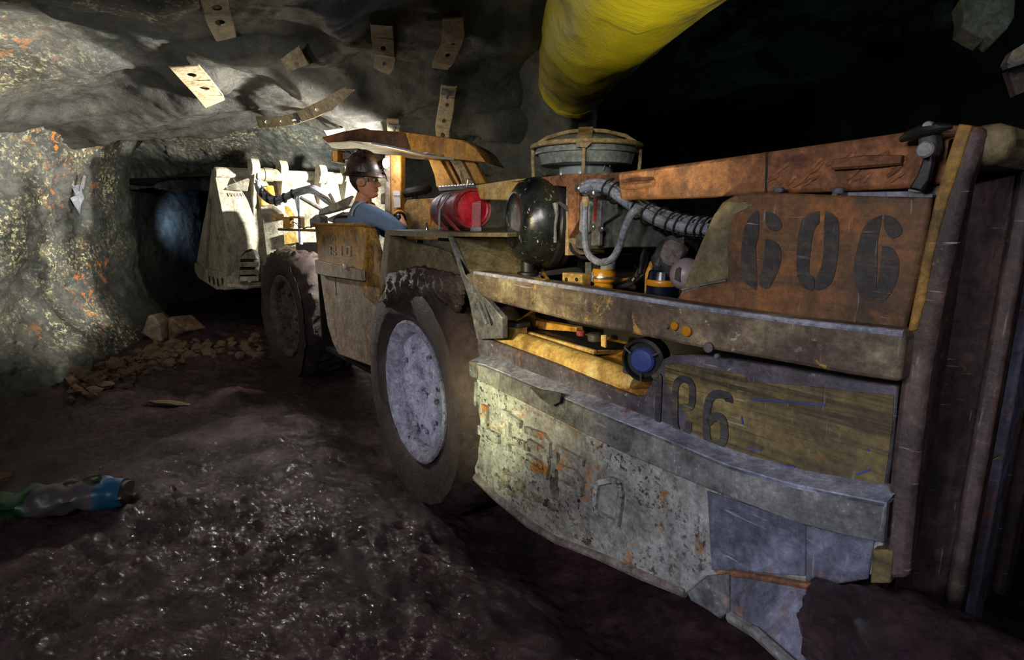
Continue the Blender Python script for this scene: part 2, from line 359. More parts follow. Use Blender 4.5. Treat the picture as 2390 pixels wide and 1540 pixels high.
M['number'] = worn('black_stencil_paint', [c_(38, 38, 40), c_(52, 52, 54), c_(66, 64, 62)], patch=c_(120, 84, 52), patch_t=(0.68, 0.74), streak=(c_(100, 78, 54), (0.3, 1, 8), 0.45), scale=6, rough=(0.5, 0.7))
M['number2'] = worn('faded_stencil_paint', [c_(34, 36, 42), c_(46, 48, 56), c_(60, 60, 62)], streak=(c_(104, 92, 62), (0.25, 1, 9), 0.6), scale=6, rough=(0.5, 0.7))
M['glassblue'] = plain('blue_cap', c_(70, 84, 150), 0.3)
M['bluef'] = plain('dark_blue_filter', c_(18, 26, 46), 0.25)
M['amber'] = plain('amber_yellow_filter', c_(206, 140, 30), 0.3)
M['white'] = plain('white_label', c_(214, 204, 196), 0.5)
M['ball'] = plain('pinkish_grey_ball', c_(168, 150, 152), 0.4)
M['strap'] = worn('dusty_strap_steel', [c_(140, 124, 98), c_(188, 172, 138), c_(206, 190, 156)], speck=c_(104, 90, 74), speck_t=(0.6, 0.68), speck_s=22, scale=7, rough=(0.5, 0.8), bump=0.4)
M['strapd'] = worn('rusty_strap_steel', [c_(104, 88, 68), c_(146, 124, 96), c_(166, 146, 112)], speck=c_(80, 64, 50), speck_t=(0.6, 0.68), speck_s=22, scale=7, rough=(0.5, 0.8), bump=0.4)
M['skin'] = plain('skin', c_(196, 138, 108), 0.5, 0, 0.05, 120, 0.4, 0.12)
M['hair'] = plain('dark_brown_hair', c_(34, 26, 22), 0.6, 0, 0.6, 160)
M['shirt'] = plain('blue_grey_cotton', c_(104, 126, 156), 0.85, 0, 0.3, 200, 0.2, 0.15)
M['navy'] = plain('dark_navy_cloth', c_(30, 36, 52), 0.85, 0, 0.3, 200, 0.2)
M['seam'] = plain('pale_grey_strap', c_(160, 172, 182), 0.7)
M['hat'] = worn('dark_brown_hard_hat', [c_(22, 18, 16), c_(46, 34, 29), c_(80, 58, 46)], scale=8, rough=(0.25, 0.45), bump=0.2)
M['glove'] = plain('orange_leather_glove', c_(216, 152, 60), 0.65, 0, 0.4, 90)
def lens_mat():
    n = NT('clear_lens'); t = n.new('ShaderNodeBsdfTransparent'); g = n.new('ShaderNodeBsdfGlossy'); g.inputs['Roughness'].default_value = 0.08
    mx = n.new('ShaderNodeMixShader'); mx.inputs[0].default_value = 0.14; n.link(t.outputs[0], mx.inputs[1]); n.link(g.outputs[0], mx.inputs[2])
    n.link(mx.outputs[0], n.n['Material Output'].inputs['Surface']); return n.m
M['lens'] = lens_mat()
M['lamp'] = emit('cold_white_lamp', (0.82, 0.86, 1.0, 1), 60)

def mud_mat(name, wet=0.25, base=((30, 19, 21), (56, 37, 40), (84, 58, 61)), spec=0.5):
    n = NT(name); c = n.coords(rnd=False); n1 = n.noise(c, 2.2, 9, 0.68); n2 = n.noise(c, 20, 10, 0.76, 0.4); n3 = n.noise(c, 120, 5, 0.65)
    col = n.ramp(n1, [(0.3, c_(*base[0])), (0.5, c_(*base[1])), (0.72, c_(*base[2]))])
    col = n.mix(0.6, col, n.ramp(n2, [(0.3, (0.05, 0.05, 0.05, 1)), (0.7, (0.9, 0.9, 0.9, 1))]), 'OVERLAY')
    rg = n.ramp(n1, [(0.40, wet), (0.60, wet + 0.16)])
    nb = n.bump(n2, 0.8, 0.02); nb = n.bump(n3, 0.6, 0.006, nb)
    return n.done(col, rg, 0, nb, spec)
M['mud'] = mud_mat('wet_maroon_mud', 0.05, ((28, 18, 20), (56, 37, 41), (90, 62, 68)), 0.55)
M['tiremud'] = mud_mat('tyre_mud', 0.34, ((34, 26, 24), (60, 47, 43), (88, 72, 66)))
M['mudgrey'] = worn('drying_grey_mud', [c_(104, 96, 88), c_(140, 130, 120), c_(160, 150, 142)], speck=c_(70, 60, 56), scale=9, rough=(0.6, 0.9), bump=0.9)
M['drymud'] = worn('cream_dried_mud', [c_(120, 112, 92), c_(176, 168, 142), c_(196, 190, 166)], speck=c_(66, 58, 48), speck_t=(0.50, 0.54), speck_s=30, scale=9, rough=(0.6, 0.9), bump=1.0, bdist=0.008)
M['rim'] = worn('mud_coated_rim', [c_(140, 140, 150), c_(178, 178, 190), c_(196, 196, 206)], speck=c_(58, 48, 50), speck_t=(0.555, 0.575), speck_s=13, scale=6, rough=(0.45, 0.75), bump=1.0, bdist=0.012)
M['rimdark'] = worn('dark_muddy_rim', [c_(60, 50, 50), c_(92, 80, 78), c_(120, 108, 104)], scale=6, rough=(0.5, 0.8), bump=0.8)
def rock_mat(name, base=((52, 54, 54), (86, 88, 86), (118, 118, 112)), mineral=True):
    n = NT(name); c = n.coords(rnd=False); n1 = n.noise(c, 0.9, 11, 0.66, 0.6); n2 = n.noise(c, 7, 10, 0.74, 0.4); n3 = n.noise(c, 55, 6, 0.7)
    col = n.ramp(n1, [(0.34, c_(*base[0])), (0.5, c_(*base[1])), (0.66, c_(*base[2]))])
    col = n.mix(0.5, col, n.ramp(n2, [(0.32, (0.08, 0.08, 0.08, 1)), (0.68, (0.92, 0.92, 0.9, 1))]), 'OVERLAY')
    col = n.mix(0.3, col, n.ramp(n3, [(0.32, (0.08, 0.08, 0.08, 1)), (0.68, (0.92, 0.92, 0.9, 1))]), 'OVERLAY')
    if mineral:
        a, b, d = n.attr('sulphide'), n.attr('rust'), n.attr('copper')
        big = n.noise(c, 2.4, 5, 0.6, 0.5); s1 = n.noise(c, 26, 10, 0.8); s2 = n.noise(c, 7, 10, 0.76, 0.6); s3 = n.noise(c, 8.7, 9, 0.75, 0.6)
        am = n.mul(a, n.ramp(big, [(0.42, 0.10), (0.55, 1.0)]))
        col = n.mix(n.mul(n.ramp(s3, [(0.48, 0), (0.6, 0.75)]), d), col, c_(58, 84, 92))
        col = n.mix(n.mul(n.ramp(s2, [(0.53, 0), (0.64, 0.8)]), am), col, c_(150, 144, 96))
        col = n.mix(n.mul(n.ramp(s1, [(0.535, 0), (0.565, 1)]), am), col, c_(244, 236, 184))
        col = n.mix(n.mul(n.ramp(s3, [(0.56, 0), (0.585, 1)]), b), col, c_(226, 134, 44))
    nb = n.bump(n2, 0.9, 0.04); nb = n.bump(n3, 0.6, 0.012, nb)
    return n.done(col, n.ramp(n2, [(0.35, 0.30), (0.7, 0.7)]), 0, nb, 0.5)
M['rock'] = rock_mat('grey_mine_rock')
M['roof'] = rock_mat('smooth_grey_roof_rock', ((48, 48, 46), (74, 73, 70), (98, 96, 90)))
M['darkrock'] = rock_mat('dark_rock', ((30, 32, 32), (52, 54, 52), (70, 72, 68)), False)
M['stone'] = worn('brown_rubble_stone', [c_(84, 66, 52), c_(126, 102, 80), c_(150, 128, 104)], scale=9, rough=(0.5, 0.8), bump=0.8)
M['palestone'] = worn('pale_boulder', [c_(120, 108, 92), c_(156, 142, 122), c_(170, 158, 138)], scale=6, rough=(0.5, 0.8), bump=0.5)
def duct_mat():
    n = NT('yellow_vent_fabric'); c = n.coords(rnd=False); n1 = n.noise(c, 1.1, 6, 0.6, 0.8); n2 = n.noise(c, 40, 4, 0.6); n3 = n.noise(c, 3.0, 8, 0.7, 1.0)
    col = n.ramp(n1, [(0.36, c_(118, 102, 44)), (0.46, c_(196, 180, 34)), (0.60, c_(214, 198, 30)), (0.70, c_(120, 100, 46))])
    col = n.mix(n.ramp(n3, [(0.58, 0.0), (0.70, 0.75)]), col, c_(82, 70, 44))
    return n.done(col, 0.45, 0, n.bump(n3, 0.5, 0.04), 0.5)
M['duct'] = duct_mat()
M['ductgrey'] = plain('grey_duct_fabric', c_(120, 112, 100), 0.5)
# ================================================================== SETTING: the drift
def sstep(a, b, x):
    t = np.clip((np.asarray(x, float) - a) / (b - a), 0, 1); return t * t * (3 - 2 * t)
def blob(px, py, rx, ry):            # soft round region on the picture's wall: (centre point, radius) of a stain
    return (px, py, rx, ry)
# ---- floor of wet mud
def floor_h(x, y):
    x = np.asarray(x, float); y = np.asarray(y, float)
    base = 0.055 * fbm(x * 0.8, y * 0.8, 0.3, 4) + 0.05 * (fbm(x * 2.3, y * 2.3, 1.7, 5, 0.55))
    chop = 0.035 * fbm(x * 8, y * 8, 3.1, 4, 0.6) * sstep(-0.2, 0.25, fbm(x * 0.9 + 5, y * 0.9, 7.7, 2))
    fine = 0.013 * fbm(x * 19, y * 19, 2.2, 4, 0.62)
    # wheel track beside the loader
    sx = (x + 0.2) * 0.6 - (y - 2.75) * 0.8; tx = (x + 0.2) * 0.8 + (y - 2.75) * 0.6
    rut = -0.13 * np.exp(-((tx - 0.05) / 0.30) ** 2) * sstep(-2.0, -0.2, -np.abs(sx + 0.4) + 0.9)
    ridge = 0.035 * np.exp(-((tx + 0.62) / 0.10) ** 2) * (0.7 + 0.6 * fbm(sx * 2, tx * 2, 5, 3))
    talus = 0.50 * sstep(0.0, 1.6, -(x + 3.25 + 0.30 * (y - 3.5))) + 0.16 * np.exp(-(((x + 3.5) / 0.8) ** 2 + ((y - 6.4) / 0.9) ** 2))
    far = 0.10 * sstep(5.6, 7.5, y)
    heap = 0.30 * np.exp(-(((x - 1.05) / 0.30) ** 2 + ((y - 1.05) / 0.22) ** 2))
    return base + chop + fine + rut + ridge + talus + far + 0 * heap
ny, nx = 620, 520
tt = np.linspace(0, 1, ny); yy = 0.2 + 9.8 * (0.35 * tt + 0.65 * tt ** 2.6)
uu = np.linspace(-1, 1, nx)
Y, U_ = np.meshgrid(yy, uu, indexing='ij'); X = U_ * (2.4 + 0.62 * Y) * 1.0
P = np.stack([X, Y, floor_h(X, Y)], -1)
floor = grid_mesh('floor', P, M['mud'], 'structure', flip=True)
# ---- shaped rock: left wall runs beside the drift to the corner of a side heading, then into it
def rockdisp(x, y, z, amp=1.0):
    big = 0.30 * fbm(x * 0.7, y * 0.7, z * 0.7, 3)
    slab = 0.16 * fbm(x * 1.6 + 3, y * 1.6, z * 2.6, 4, 0.55, True)
    sm = 0.05 * fbm(x * 6, y * 6, z * 6, 4, 0.6)
    return amp * (big + slab + sm)
nu, nv = 560, 300
path = [(-2.2, -0.6), (-3.2, 1.2), (-3.85, 3.0), (-4.35, 4.6), (-4.52, 5.9), (-4.50, 6.75), (-4.60, 7.05), (-5.0, 7.25), (-5.5, 8.6), (-5.6, 10.5)]
pp = np.array(path, float); seg = np.r_[0, np.cumsum(np.linalg.norm(np.diff(pp, axis=0), axis=1))]
uq = np.linspace(0, seg[-1], nu); px_, py_ = np.interp(uq, seg, pp[:, 0]), np.interp(uq, seg, pp[:, 1])
k = 9; ker = np.ones(k) / k
px_ = np.convolve(np.pad(px_, k // 2, 'edge'), ker, 'valid'); py_ = np.convolve(np.pad(py_, k // 2, 'edge'), ker, 'valid')
tx_, ty_ = np.gradient(px_), np.gradient(py_); L = np.hypot(tx_, ty_); nxn, nyn = ty_ / L, -tx_ / L     # points into the drift
vv = np.linspace(-0.25, 3.05, nv)
Vv = np.broadcast_to(vv, (nu, nv))
bx, by = px_[:, None] + 0 * Vv, py_[:, None] + 0 * Vv
foot = 0.42 * sstep(0.9, -0.1, Vv) ** 1.5; lean = 0.75 * sstep(1.9, 3.0, Vv) ** 1.4
wob = rockdisp(bx, by, Vv); wob = wob - wob.mean(); off = foot + lean + wob * (0.9 - 0.55 * sstep(5.6, 6.6, by))
PW = np.stack([bx + nxn[:, None] * off, by + nyn[:, None] * off, Vv], -1)
def to_px(Pn):                       # where surface points fall in the photograph, used to find which mineral patch they belong to
    rel = Pn - np.array([0, 0, CAMZ]); z_ = rel[..., 1] * CP - rel[..., 2] * SP_; up_ = rel[..., 1] * SP_ + rel[..., 2] * CP
    z_ = np.maximum(z_, 0.05); return 1195 + FPX * rel[..., 0] / z_, 770 - FPX * up_ / z_
def stain(Pn, spots):                # mineral patches as soft balls in the rock itself
    out = np.zeros(Pn.shape[:2])
    for (cx, cy, cz, r, a) in spots:
        d2 = ((Pn - np.array([cx, cy, cz])) ** 2).sum(-1); out = np.maximum(out, a * np.exp(-d2 / (r * r)))
    return out
def at_wall(px, py, r, a=1.0):       # nearest wall point seen at a picture position
    qx, qy = to_px(PW); d = (qx - px) ** 2 + (qy - py) ** 2 + 1e9 * (PW[..., 1] < 1.0); i = np.unravel_index(np.argmin(d), d.shape)
    return (*PW[i], r, a)
sul = [at_wall(*q) for q in [(230, 330, .45), (60, 240, .3), (30, 560, .45), (100, 640, .5), (90, 480, .35), (190, 600, .30), (120, 730, .4), (230, 760, .4), (290, 800, .3), (20, 330, .4, .7), (250, 420, .3), (270, 560, .3, .5), (330, 830, .3, .8), (40, 780, .3, .6)]]
rus = [at_wall(*q) for q in [(170, 250, .35), (140, 310, .3), (20, 140, .25), (130, 400, .3), (200, 385, .25), (250, 265, .2), (200, 650, .28), (240, 620, .2), (215, 735, .15), (60, 200, .3), (95, 790, .12)]]
cop = [at_wall(*q) for q in [(210, 620, .35), (190, 655, .3), (260, 110, .4, .7), (300, 330, .3)]]
wall_left = grid_mesh('wall_left', PW, M['rock'], 'structure', flip=True, attrs={'sulphide': stain(PW, sul), 'rust': stain(PW, rus), 'copper': stain(PW, cop)})
# ---- back wall with the dark heading cut in it (x runs right, hole on the left)
nu, nv = 420, 300
ux = np.linspace(-6.0, 0.95, nu); vz = np.linspace(-0.2, 3.3, nv)
Xb, Zb = np.meshgrid(ux, vz, indexing='ij')
base = 7.55 - 0.10 * Xb - 0.9 * sstep(-1.6, -0.2, Xb) - 1.2 * sstep(-0.4, 0.7, Xb) * sstep(0.8, 2.2, Zb)
brow = 1.1 * sstep(1.95, 2.85, Zb) ** 1.3
Yb = base - brow - 0.9 * rockdisp(Xb, Xb * 0 + 7, Zb)
Yb = Yb + 2.6 * sstep(0.5, 0.95, Xb)                # turns the corner into the dark drift on the right
holeL, holeR, holeT = -5.55, -2.45, 1.86
inside = (Xb > holeL) & (Xb < holeR) & (Zb < holeT - 0.04 * (Xb - holeL) + 0.06 * pnoise(Xb * 3, Zb * 0, 1.0))
PB = np.stack([Xb, Yb, Zb], -1)
cell = inside[:-1, :-1] & inside[1:, :-1] & inside[1:, 1:] & inside[:-1, 1:]
gx = [(-3.9, 7.1, 2.2, .55, 1), (-3.4, 7.0, 2.15, .6, 1), (-2.9, 7.0, 2.1, .5, .9), (-3.6, 7.1, 1.95, .5, 1), (-2.5, 7.0, 2.2, .5, .6), (-4.2, 7.1, 2.3, .4, .8)]
wall_back = grid_mesh('wall_back', PB, M['rock'], 'structure', flip=False, attrs={'sulphide': stain(PB, gx) * 0.85, 'rust': stain(PB, [(-3.7, 7.1, 2.3, .35, .6)]), 'copper': stain(PB, [(-2.3, 6.9, 2.1, .9, 1), (-3.2, 7, 2.2, .6, .6)])}, keep=~cell)
# heading behind the hole: a rough dark tube of rock
ns, nl = 120, 60
ring = [(-5.6, -0.2), (-5.64, 0.9), (-5.6, 1.92), (-3.7, 1.97), (-2.4, 1.93), (-2.35, 0.9), (-2.4, -0.2)]
rp = np.array(ring); sg = np.r_[0, np.cumsum(np.linalg.norm(np.diff(rp, axis=0), axis=1))]; q = np.linspace(0, sg[-1], ns)
rx, rz = np.interp(q, sg, rp[:, 0]), np.interp(q, sg, rp[:, 1])
ll = np.linspace(7.35, 13.0, nl)
Xh, Yh = np.meshgrid(rx, ll, indexing='ij'); Zh = np.broadcast_to(rz[:, None], Xh.shape)
dd = 0.18 * fbm(Xh * 1.5, Yh * 1.5, Zh * 1.5, 4) * sstep(7.3, 7.8, Yh)
cxh = -3.5; Xh2 = Xh + (Xh - cxh) * dd * 0.5 - 0.73 * (Yh - 7.35); Zh2 = Zh + dd * (Zh - 0.9)
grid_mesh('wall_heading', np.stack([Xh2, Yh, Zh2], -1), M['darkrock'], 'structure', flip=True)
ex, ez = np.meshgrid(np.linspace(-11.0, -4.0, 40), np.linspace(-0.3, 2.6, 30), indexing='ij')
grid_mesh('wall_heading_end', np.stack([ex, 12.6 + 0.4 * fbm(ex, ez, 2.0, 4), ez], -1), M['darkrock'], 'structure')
spot('heading_fill', (-5.2, 9.0, 1.3), (-7.9, 12.6, 1.7), 34, (0.42, 0.64, 0.95), 80, 1.0, 0.2)  # unseen blue fill, added to tint the inside of the heading
# ---- roof
nx2, ny2 = 560, 620
xr = np.linspace(-5.6, 7.0, nx2); yr = np.r_[np.linspace(-1.5, 7.9, 500), np.linspace(7.95, 14, 120)]
def roof_h(x, y):
    x = np.asarray(x, float); y = np.asarray(y, float)
    z0 = 2.62 + 0.55 * sstep(0.1, 1.3, x) - 0.62 * sstep(-2.6, -4.4, x) * sstep(8.0, 5.5, y) * 0.6
    sag = -0.55 * sstep(4.6, 6.3, y) * sstep(-2.4, -1.2, x) * sstep(1.0, 0.3, x)
    step = 0.10 * np.tanh(9 * pnoise(x * 0.55 + 2, y * 0.8, 2.5)) + 0.05 * np.tanh(14 * pnoise(x * 1.3 + 7, y * 1.6, 5.5))
    return z0 + sag + step + 0.16 * fbm(x * 0.8, y * 0.9, 4.2, 3) + 0.035 * fbm(x * 4, y * 4, 1.1, 4, 0.55)
Xr, Yr = np.meshgrid(xr, yr, indexing='ij')
PR = np.stack([Xr, Yr, roof_h(Xr, Yr)], -1)
ceiling = grid_mesh('ceiling', PR, M['roof'], 'structure', flip=True, attrs={'sulphide': stain(PR, [(-3.2, 3.3, 2.6, .5, .7), (-1.7, 3.1, 2.6, .5, .8), (-3.6, 4.2, 2.5, .5, .7)]), 'rust': stain(PR, [(-3.5, 3.9, 2.5, .4, .6)]), 'copper': stain(PR, [(-2.6, 3.9, 2.5, .7, .9)])})
# ---- the unlit far side of the drift
zz = np.linspace(-0.3, 4.2, 60); al = np.linspace(0, 1, 120)
qx = np.interp(al, [0, .35, .7, 1], [3.2, 3.9, 4.8, 1.5]); qy = np.interp(al, [0, .35, .7, 1], [-1.5, 4.0, 10.5, 12.8])
QX, QZ = np.meshgrid(qx, zz, indexing='ij'); QY = np.broadcast_to(qy[:, None], QX.shape)
dq = 0.5 * fbm(QX * 0.6, QY * 0.6, QZ * 0.8, 5)
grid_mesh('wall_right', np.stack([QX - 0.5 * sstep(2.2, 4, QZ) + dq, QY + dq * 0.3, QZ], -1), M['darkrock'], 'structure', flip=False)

# ---- roof straps (perforated bolting straps pinned to the rock)
from mathutils.bvhtree import BVHTree
def tree(o): return BVHTree.FromPolygons([v.co for v in o.data.vertices], [tuple(p.vertices) for p in o.data.polygons])
T_roof, T_back, T_left, T_floor = tree(ceiling), tree(wall_back), tree(wall_left), tree(floor)
def hit(trees, px, py, pull):
    d = ray(px, py).normalized(); best = None
    for t in trees:
        h = t.ray_cast(EYE, d, 30)
        if h[0] is not None and (best is None or h[3] < best): best = h[3]
    return EYE + d * ((best or 6.0) - pull)
on_roof = lambda px, py: hit((T_roof, T_back, T_left), px, py, .07)
on_back = lambda px, py: hit((T_roof, T_back), px, py, .08)
def cell_plate(a, b, c, d, th, hole, mb):
    """one stretch of strap: corners a b c d, hole = (u, v, ru, rv) in the quad or None"""
    n = (b - a).cross(d - a).normalized()
    if n.dot(EYE - a) < 0: n = -n
    vec = n * th
    if hole is None: mb.prism([a, b, c, d], vec)
    else:
        u, v, ru, rv = hole; P_ = lambda u, v: (a * (1 - u) + b * u) * (1 - v) + (d * (1 - u) + c * u) * v
        ctr = P_(u, v); mb.plate_hole([a, b, c, d], ctr, (P_(u + ru, v) - ctr), (P_(u, v + rv) - ctr), vec, 16)
def make_strap(rows, fn, label, mat='strap', holes=(), plates=(), rip=True, name='roof_strap'):
    """rows: list of (left px, right px) pairs from one end to the other"""
    L_ = [fn(*r[0]) for r in rows]; R_ = [fn(*r[1]) for r in rows]
    mid = [min((L_[i] - EYE).length, (R_[i] - EYE).length) for i in range(len(rows))]      # a strap is stiff: even out the rock's bumps along it
    if len(mid) > 2:
        q_ = np.polyfit(range(len(mid)), mid, 1); fit = np.polyval(q_, range(len(mid))); fit = fit - max(0, (fit - np.array(mid)).max())
    else: fit = mid
    k0 = (0.4 if len(mid) > 2 else 0)
    for i, r in enumerate(rows):
        for lst, pxy in ((L_, r[0]), (R_, r[1])):
            dd_ = ray(*pxy).normalized(); lst[i] = EYE + dd_ * min((lst[i] - EYE).length, fit[i] * (1 - k0 * 0) + 0.0)
    root = empty(name, (sum((p for p in L_ + R_), V((0, 0, 0))) / (2 * len(rows))))
    mb = MB()
    for i in range(len(rows) - 1):
        cell_plate(L_[i], R_[i], R_[i + 1], L_[i + 1], 0.008, holes[i] if i < len(holes) else None, mb)
    obj('strap_plate', mb, M[mat], root, ang=20)
    # turned-down edges of the strap
    for side in (L_, R_):
        e = MB(); e.tube(side, 0.006, 6); obj('rolled_edge', e, M[mat], root)
    for (i, u, v, s_) in plates:
        a, b, c, d = L_[i], R_[i], R_[i + 1], L_[i + 1]; P_ = lambda u, v: (a * (1 - u) + b * u) * (1 - v) + (d * (1 - u) + c * u) * v
        ctr = P_(u, v); n = (b - a).cross(d - a).normalized()
        if n.dot(EYE - a) < 0: n = -n
        ex = (b - a).normalized(); ey = n.cross(ex)
        q = MB(); q.prism([ctr + n * .012 + ex * sx * s_ + ey * sy * s_ for sx, sy in ((-1, -.9), (.9, -1), (1, .9), (-.9, 1))], n * .006); bp = obj('bolt_plate', q, M['bluesteel'], root); bp['label'] = 'pale square washer plate'
        q = MB(); q.lathe([(s_ * .35, .0), (s_ * .35, .02), (s_ * .2, .03), (s_ * .2, .05)], ctr + n * .016, n, 10); obj('bolt_head', q, M['steel'], bp)
    tag(root, label, 'strap', 'perforated steel straps on the rock'); return root
H1 = (.5, .5, .16, .14)
make_strap([((466, -8), (528, -8)), ((478, 34), (536, 34)), ((488, 60), (545, 58)), ((506, 94), (550, 84))], on_roof, 'pale steel strap cut off by the top edge of the picture', 'strap', [(.55, .5, .2, .16), (.5, .6, .22, .3), None])
make_strap([((396, 156), (462, 150)), ((425, 188), (490, 183)), ((455, 220), (520, 222)), ((480, 250), (523, 232))], on_roof, 'slanting tan strap with torn lower corner above the dark heading', 'strap', [(.5, .6, .16, .16), (.55, .5, .18, .12), None])
make_strap([((656, 137), (697, 107)), ((664, 150), (708, 128)), ((675, 166), (720, 150))], on_roof, 'short square scrap of strap with a torn top edge', 'strap', [None, (.5, .5, .12, .2)])
make_strap([((598, 272), (604, 298)), ((640, 275), (648, 296)), ((678, 268), (690, 289)), ((720, 250), (734, 274)), ((756, 233), (775, 255)), ((790, 212), (806, 228)), ((806, 204), (826, 210))], on_roof, 'long bent strap curving upward above the bucket', 'strap', [(.5, .6, .2, .14), (.5, .4, .12, .10), None, (.5, .4, .14, .11), (.5, .5, .16, .12), None], [(2, .5, .3, .045)])
make_strap([((866, 54), (914, 58)), ((868, 84), (918, 88)), ((872, 122), (919, 130)), ((877, 127), (922, 134)), ((874, 156), (918, 158)), ((890, 166), (908, 172))], on_roof, 'rusty two-piece strap over the cab roof, with one large hole', 'strapd', [None, (.5, .6, .13, .16), None, (.5, .6, .1, .2), None])
make_strap([((1034, 42), (1080, 40)), ((1036, 70), (1083, 84)), ((1030, 105), (1074, 112)), ((1012, 140), (1056, 148)), ((1010, 156), (1044, 161))], on_roof, 'dark rusty strap curling to the left at its lower end', 'strapd', [None, (.6, .7, .08, .1), (.55, .5, .12, .14), None])
make_strap([((1031, 198), (1065, 202)), ((1029, 222), (1061, 226)), ((1024, 252), (1058, 258)), ((1018, 288), (1051, 294)), ((1017, 296), (1049, 300)), ((1020, 322), (1048, 326))], on_back, 'straight upright strap standing just right of the cab roof', 'strap', [None, (.55, .6, .14, .16), (.5, .7, .14, .14), None, (.5, .6, .18, .25)], [(0, .45, .5, .055)])
make_strap([((904, 276), (930, 277)), ((905, 300), (931, 302)), ((906, 322), (932, 324))], on_back, 'short strap end half hidden behind the cab roof', 'strapd', [], [(0, .6, .6, .05)])
make_strap([((758, 305), (802, 299)), ((764, 316), (806, 310))], on_back, 'whitish scrap of strap right above the front tip of the cab roof', 'strap', [])
# torn strap sticking from the left wall
def on_left(px, py): return hit((T_left,), px, py, .10)
ts = empty('torn_strap', on_left(178, 455))
def tq(pts, th=.012): return MB().prism([PL(x, y, on_left(178, 455), V((0.75, -0.65, 0))) for x, y in pts], V((0.75, -0.65, 0)).normalized() * th)
obj('strap_plate', tq([(166, 434), (186, 430), (196, 462), (188, 478), (186, 500), (172, 478), (163, 462), (176, 456)]), M['bluesteel'], ts)
obj('bent_leg', tq([(186, 432), (194, 408), (200, 412), (194, 440), (184, 446)], .02), M['bluesteel'], ts)
obj('bent_leg', tq([(164, 410), (170, 414), (172, 438), (164, 430)], .02), M['steel'], ts)
tag(ts, 'torn forked piece of pale strap sticking out of the speckled left wall', 'strap')

# ---- pale rock flaps and a strap end on the dark right side
rk = MB(); base = [(2240, -5), (2372, -5), (2368, 40), (2352, 66), (2322, 95), (2305, 80), (2298, 90), (2280, 82), (2246, 62), (2250, 30)]
Nf = V((-.35, -.9, .2)).normalized(); Pf = D(2300, 40, 2.6)
fl = [PL(x, y, Pf, Nf) for x, y in base]; rk.prism(fl, -Nf * .12)
tag(obj('rock_flap', rk, M['palestone'], None, bevel=.02, ang=60), 'pale hanging rock flap with ragged lower edge at the upper right corner', 'rock')
rk = MB(); base = [(2190, -5), (2238, -5), (2240, 44), (2210, 52), (2196, 40)]; Pf = D(2215, 30, 2.75)
rk.prism([PL(x, y, Pf, Nf) for x, y in base], -Nf * .1)
tag(obj('rock_flap', rk, M['darkrock'], None, bevel=.02, ang=60), 'small dim rock flap left of the pale hanging one', 'rock')
cs = empty('corner_bracket', D(2380, 170, 1.9))
Nb = V((-.4, -.9, 0)).normalized(); Pb = D(2370, 180, 1.9)
q = MB(); q.prism([PL(x, y, Pb, Nb) for x, y in [(2352, 164), (2450, 120), (2450, 190), (2372, 222)]], -Nb * .05); obj('bracket_plate', q, M['post'], cs)
q = MB(); q.prism([PL(x, y, Pb + Nb * .04, Nb) for x, y in [(2338, 158), (2450, 118), (2450, 130), (2340, 165)]], Nb * .05 - V((0, 0, .004))); obj('bracket_edge', q, M['bluesteel'], cs)
q = MB(); q.prism([PL(x, y, Pb - Nb * .03, Nb) for x, y in [(2350, 145), (2364, 118), (2400, 95), (2450, 90), (2450, 118), (2360, 152)]], -Nb * .06); obj('bracket_top', q, M['palestone'], cs)
tag(cs, 'bolted steel bracket with a bright bluish edge at the right border', 'bracket')

# ---- loose stones
stones = []
for k in range(7):
    bm = bmesh.new(); bmesh.ops.create_icosphere(bm, subdivisions=2 if k < 2 else 1, radius=1.0)
    rr = random.Random(40 + k); ax = V((1, rr.uniform(.6, .9), rr.uniform(.45, .75)))
    for v in bm.verts:
        f = 1 + 0.55 * mnoise.noise(v.co * 1.1 + V((k * 7, 0, 0))); v.co = V((v.co.x * ax.x * f, v.co.y * ax.y * f, v.co.z * ax.z * f))
    me = bpy.data.meshes.new('stone'); bm.to_mesh(me); bm.free(); me.materials.append(M['stone']); stones.append(me)
placed = []
b0 = hit((T_floor, T_left), 352, 798, 0.0)
def stone(px, py, r, k=None, label='angular brown stone lying in the rubble below the left wall', group='rubble stones below the left wall', y=None):
    p = hit((T_floor, T_left), px, py, 0.0)
    if (p - hit((T_floor,), px, py, 0.0)).length > .01: return          # would sit on the wall itself
    if group and (V((p.x, p.y, 0)) - V((b0.x + .05, b0.y + .15, 0))).length < .42: return
    if any((p - q).length < (r + r_) * 0.68 for q, r_ in placed): return
    placed.append((p, r))
    if p.y > 8 or p.y < 0: return
    o = bpy.data.objects.new('stone', stones[random.randrange(7) if k is None else k]); COL.objects.link(o)
    o.location = p + UP * r * 0.25; o.scale = (r, r, r); o.rotation_euler = (random.uniform(-.4, .4), random.uniform(-.4, .4), random.uniform(0, 6.3))
    tag(o, label, 'stone', group); return o
rs = random.Random(11)
for i in range(420):
    a = rs.random(); x = 165 + 290 * a + rs.uniform(-12, 12); y = 905 - 105 * a + rs.gauss(0, 17)
    stone(x, y, rs.choice([.03, .04, .05, .06, .08, .10, .12]) * (0.8 + .3 * (1 - a)))
for i in range(110):
    stone(rs.uniform(400, 610), rs.uniform(795, 835), rs.choice([.03, .04, .06, .08]), None, 'small brown stone on the ground in front of the dark heading', 'stones in front of the heading')
for i in range(14):
    stone(rs.uniform(585, 612), rs.uniform(780, 830), rs.choice([.05, .08, .1]), None, 'chunky stone heaped against the far front wheel of the loader', 'stones against the front wheel')
bo = MB(); bp = [(330, 778), (344, 736), (354, 735), (372, 752), (378, 800), (362, 800)]
a = [D(x, y, b0.y) for x, y in bp]
bo.prism(a, V((-0.06, 0.30, -0.02)))
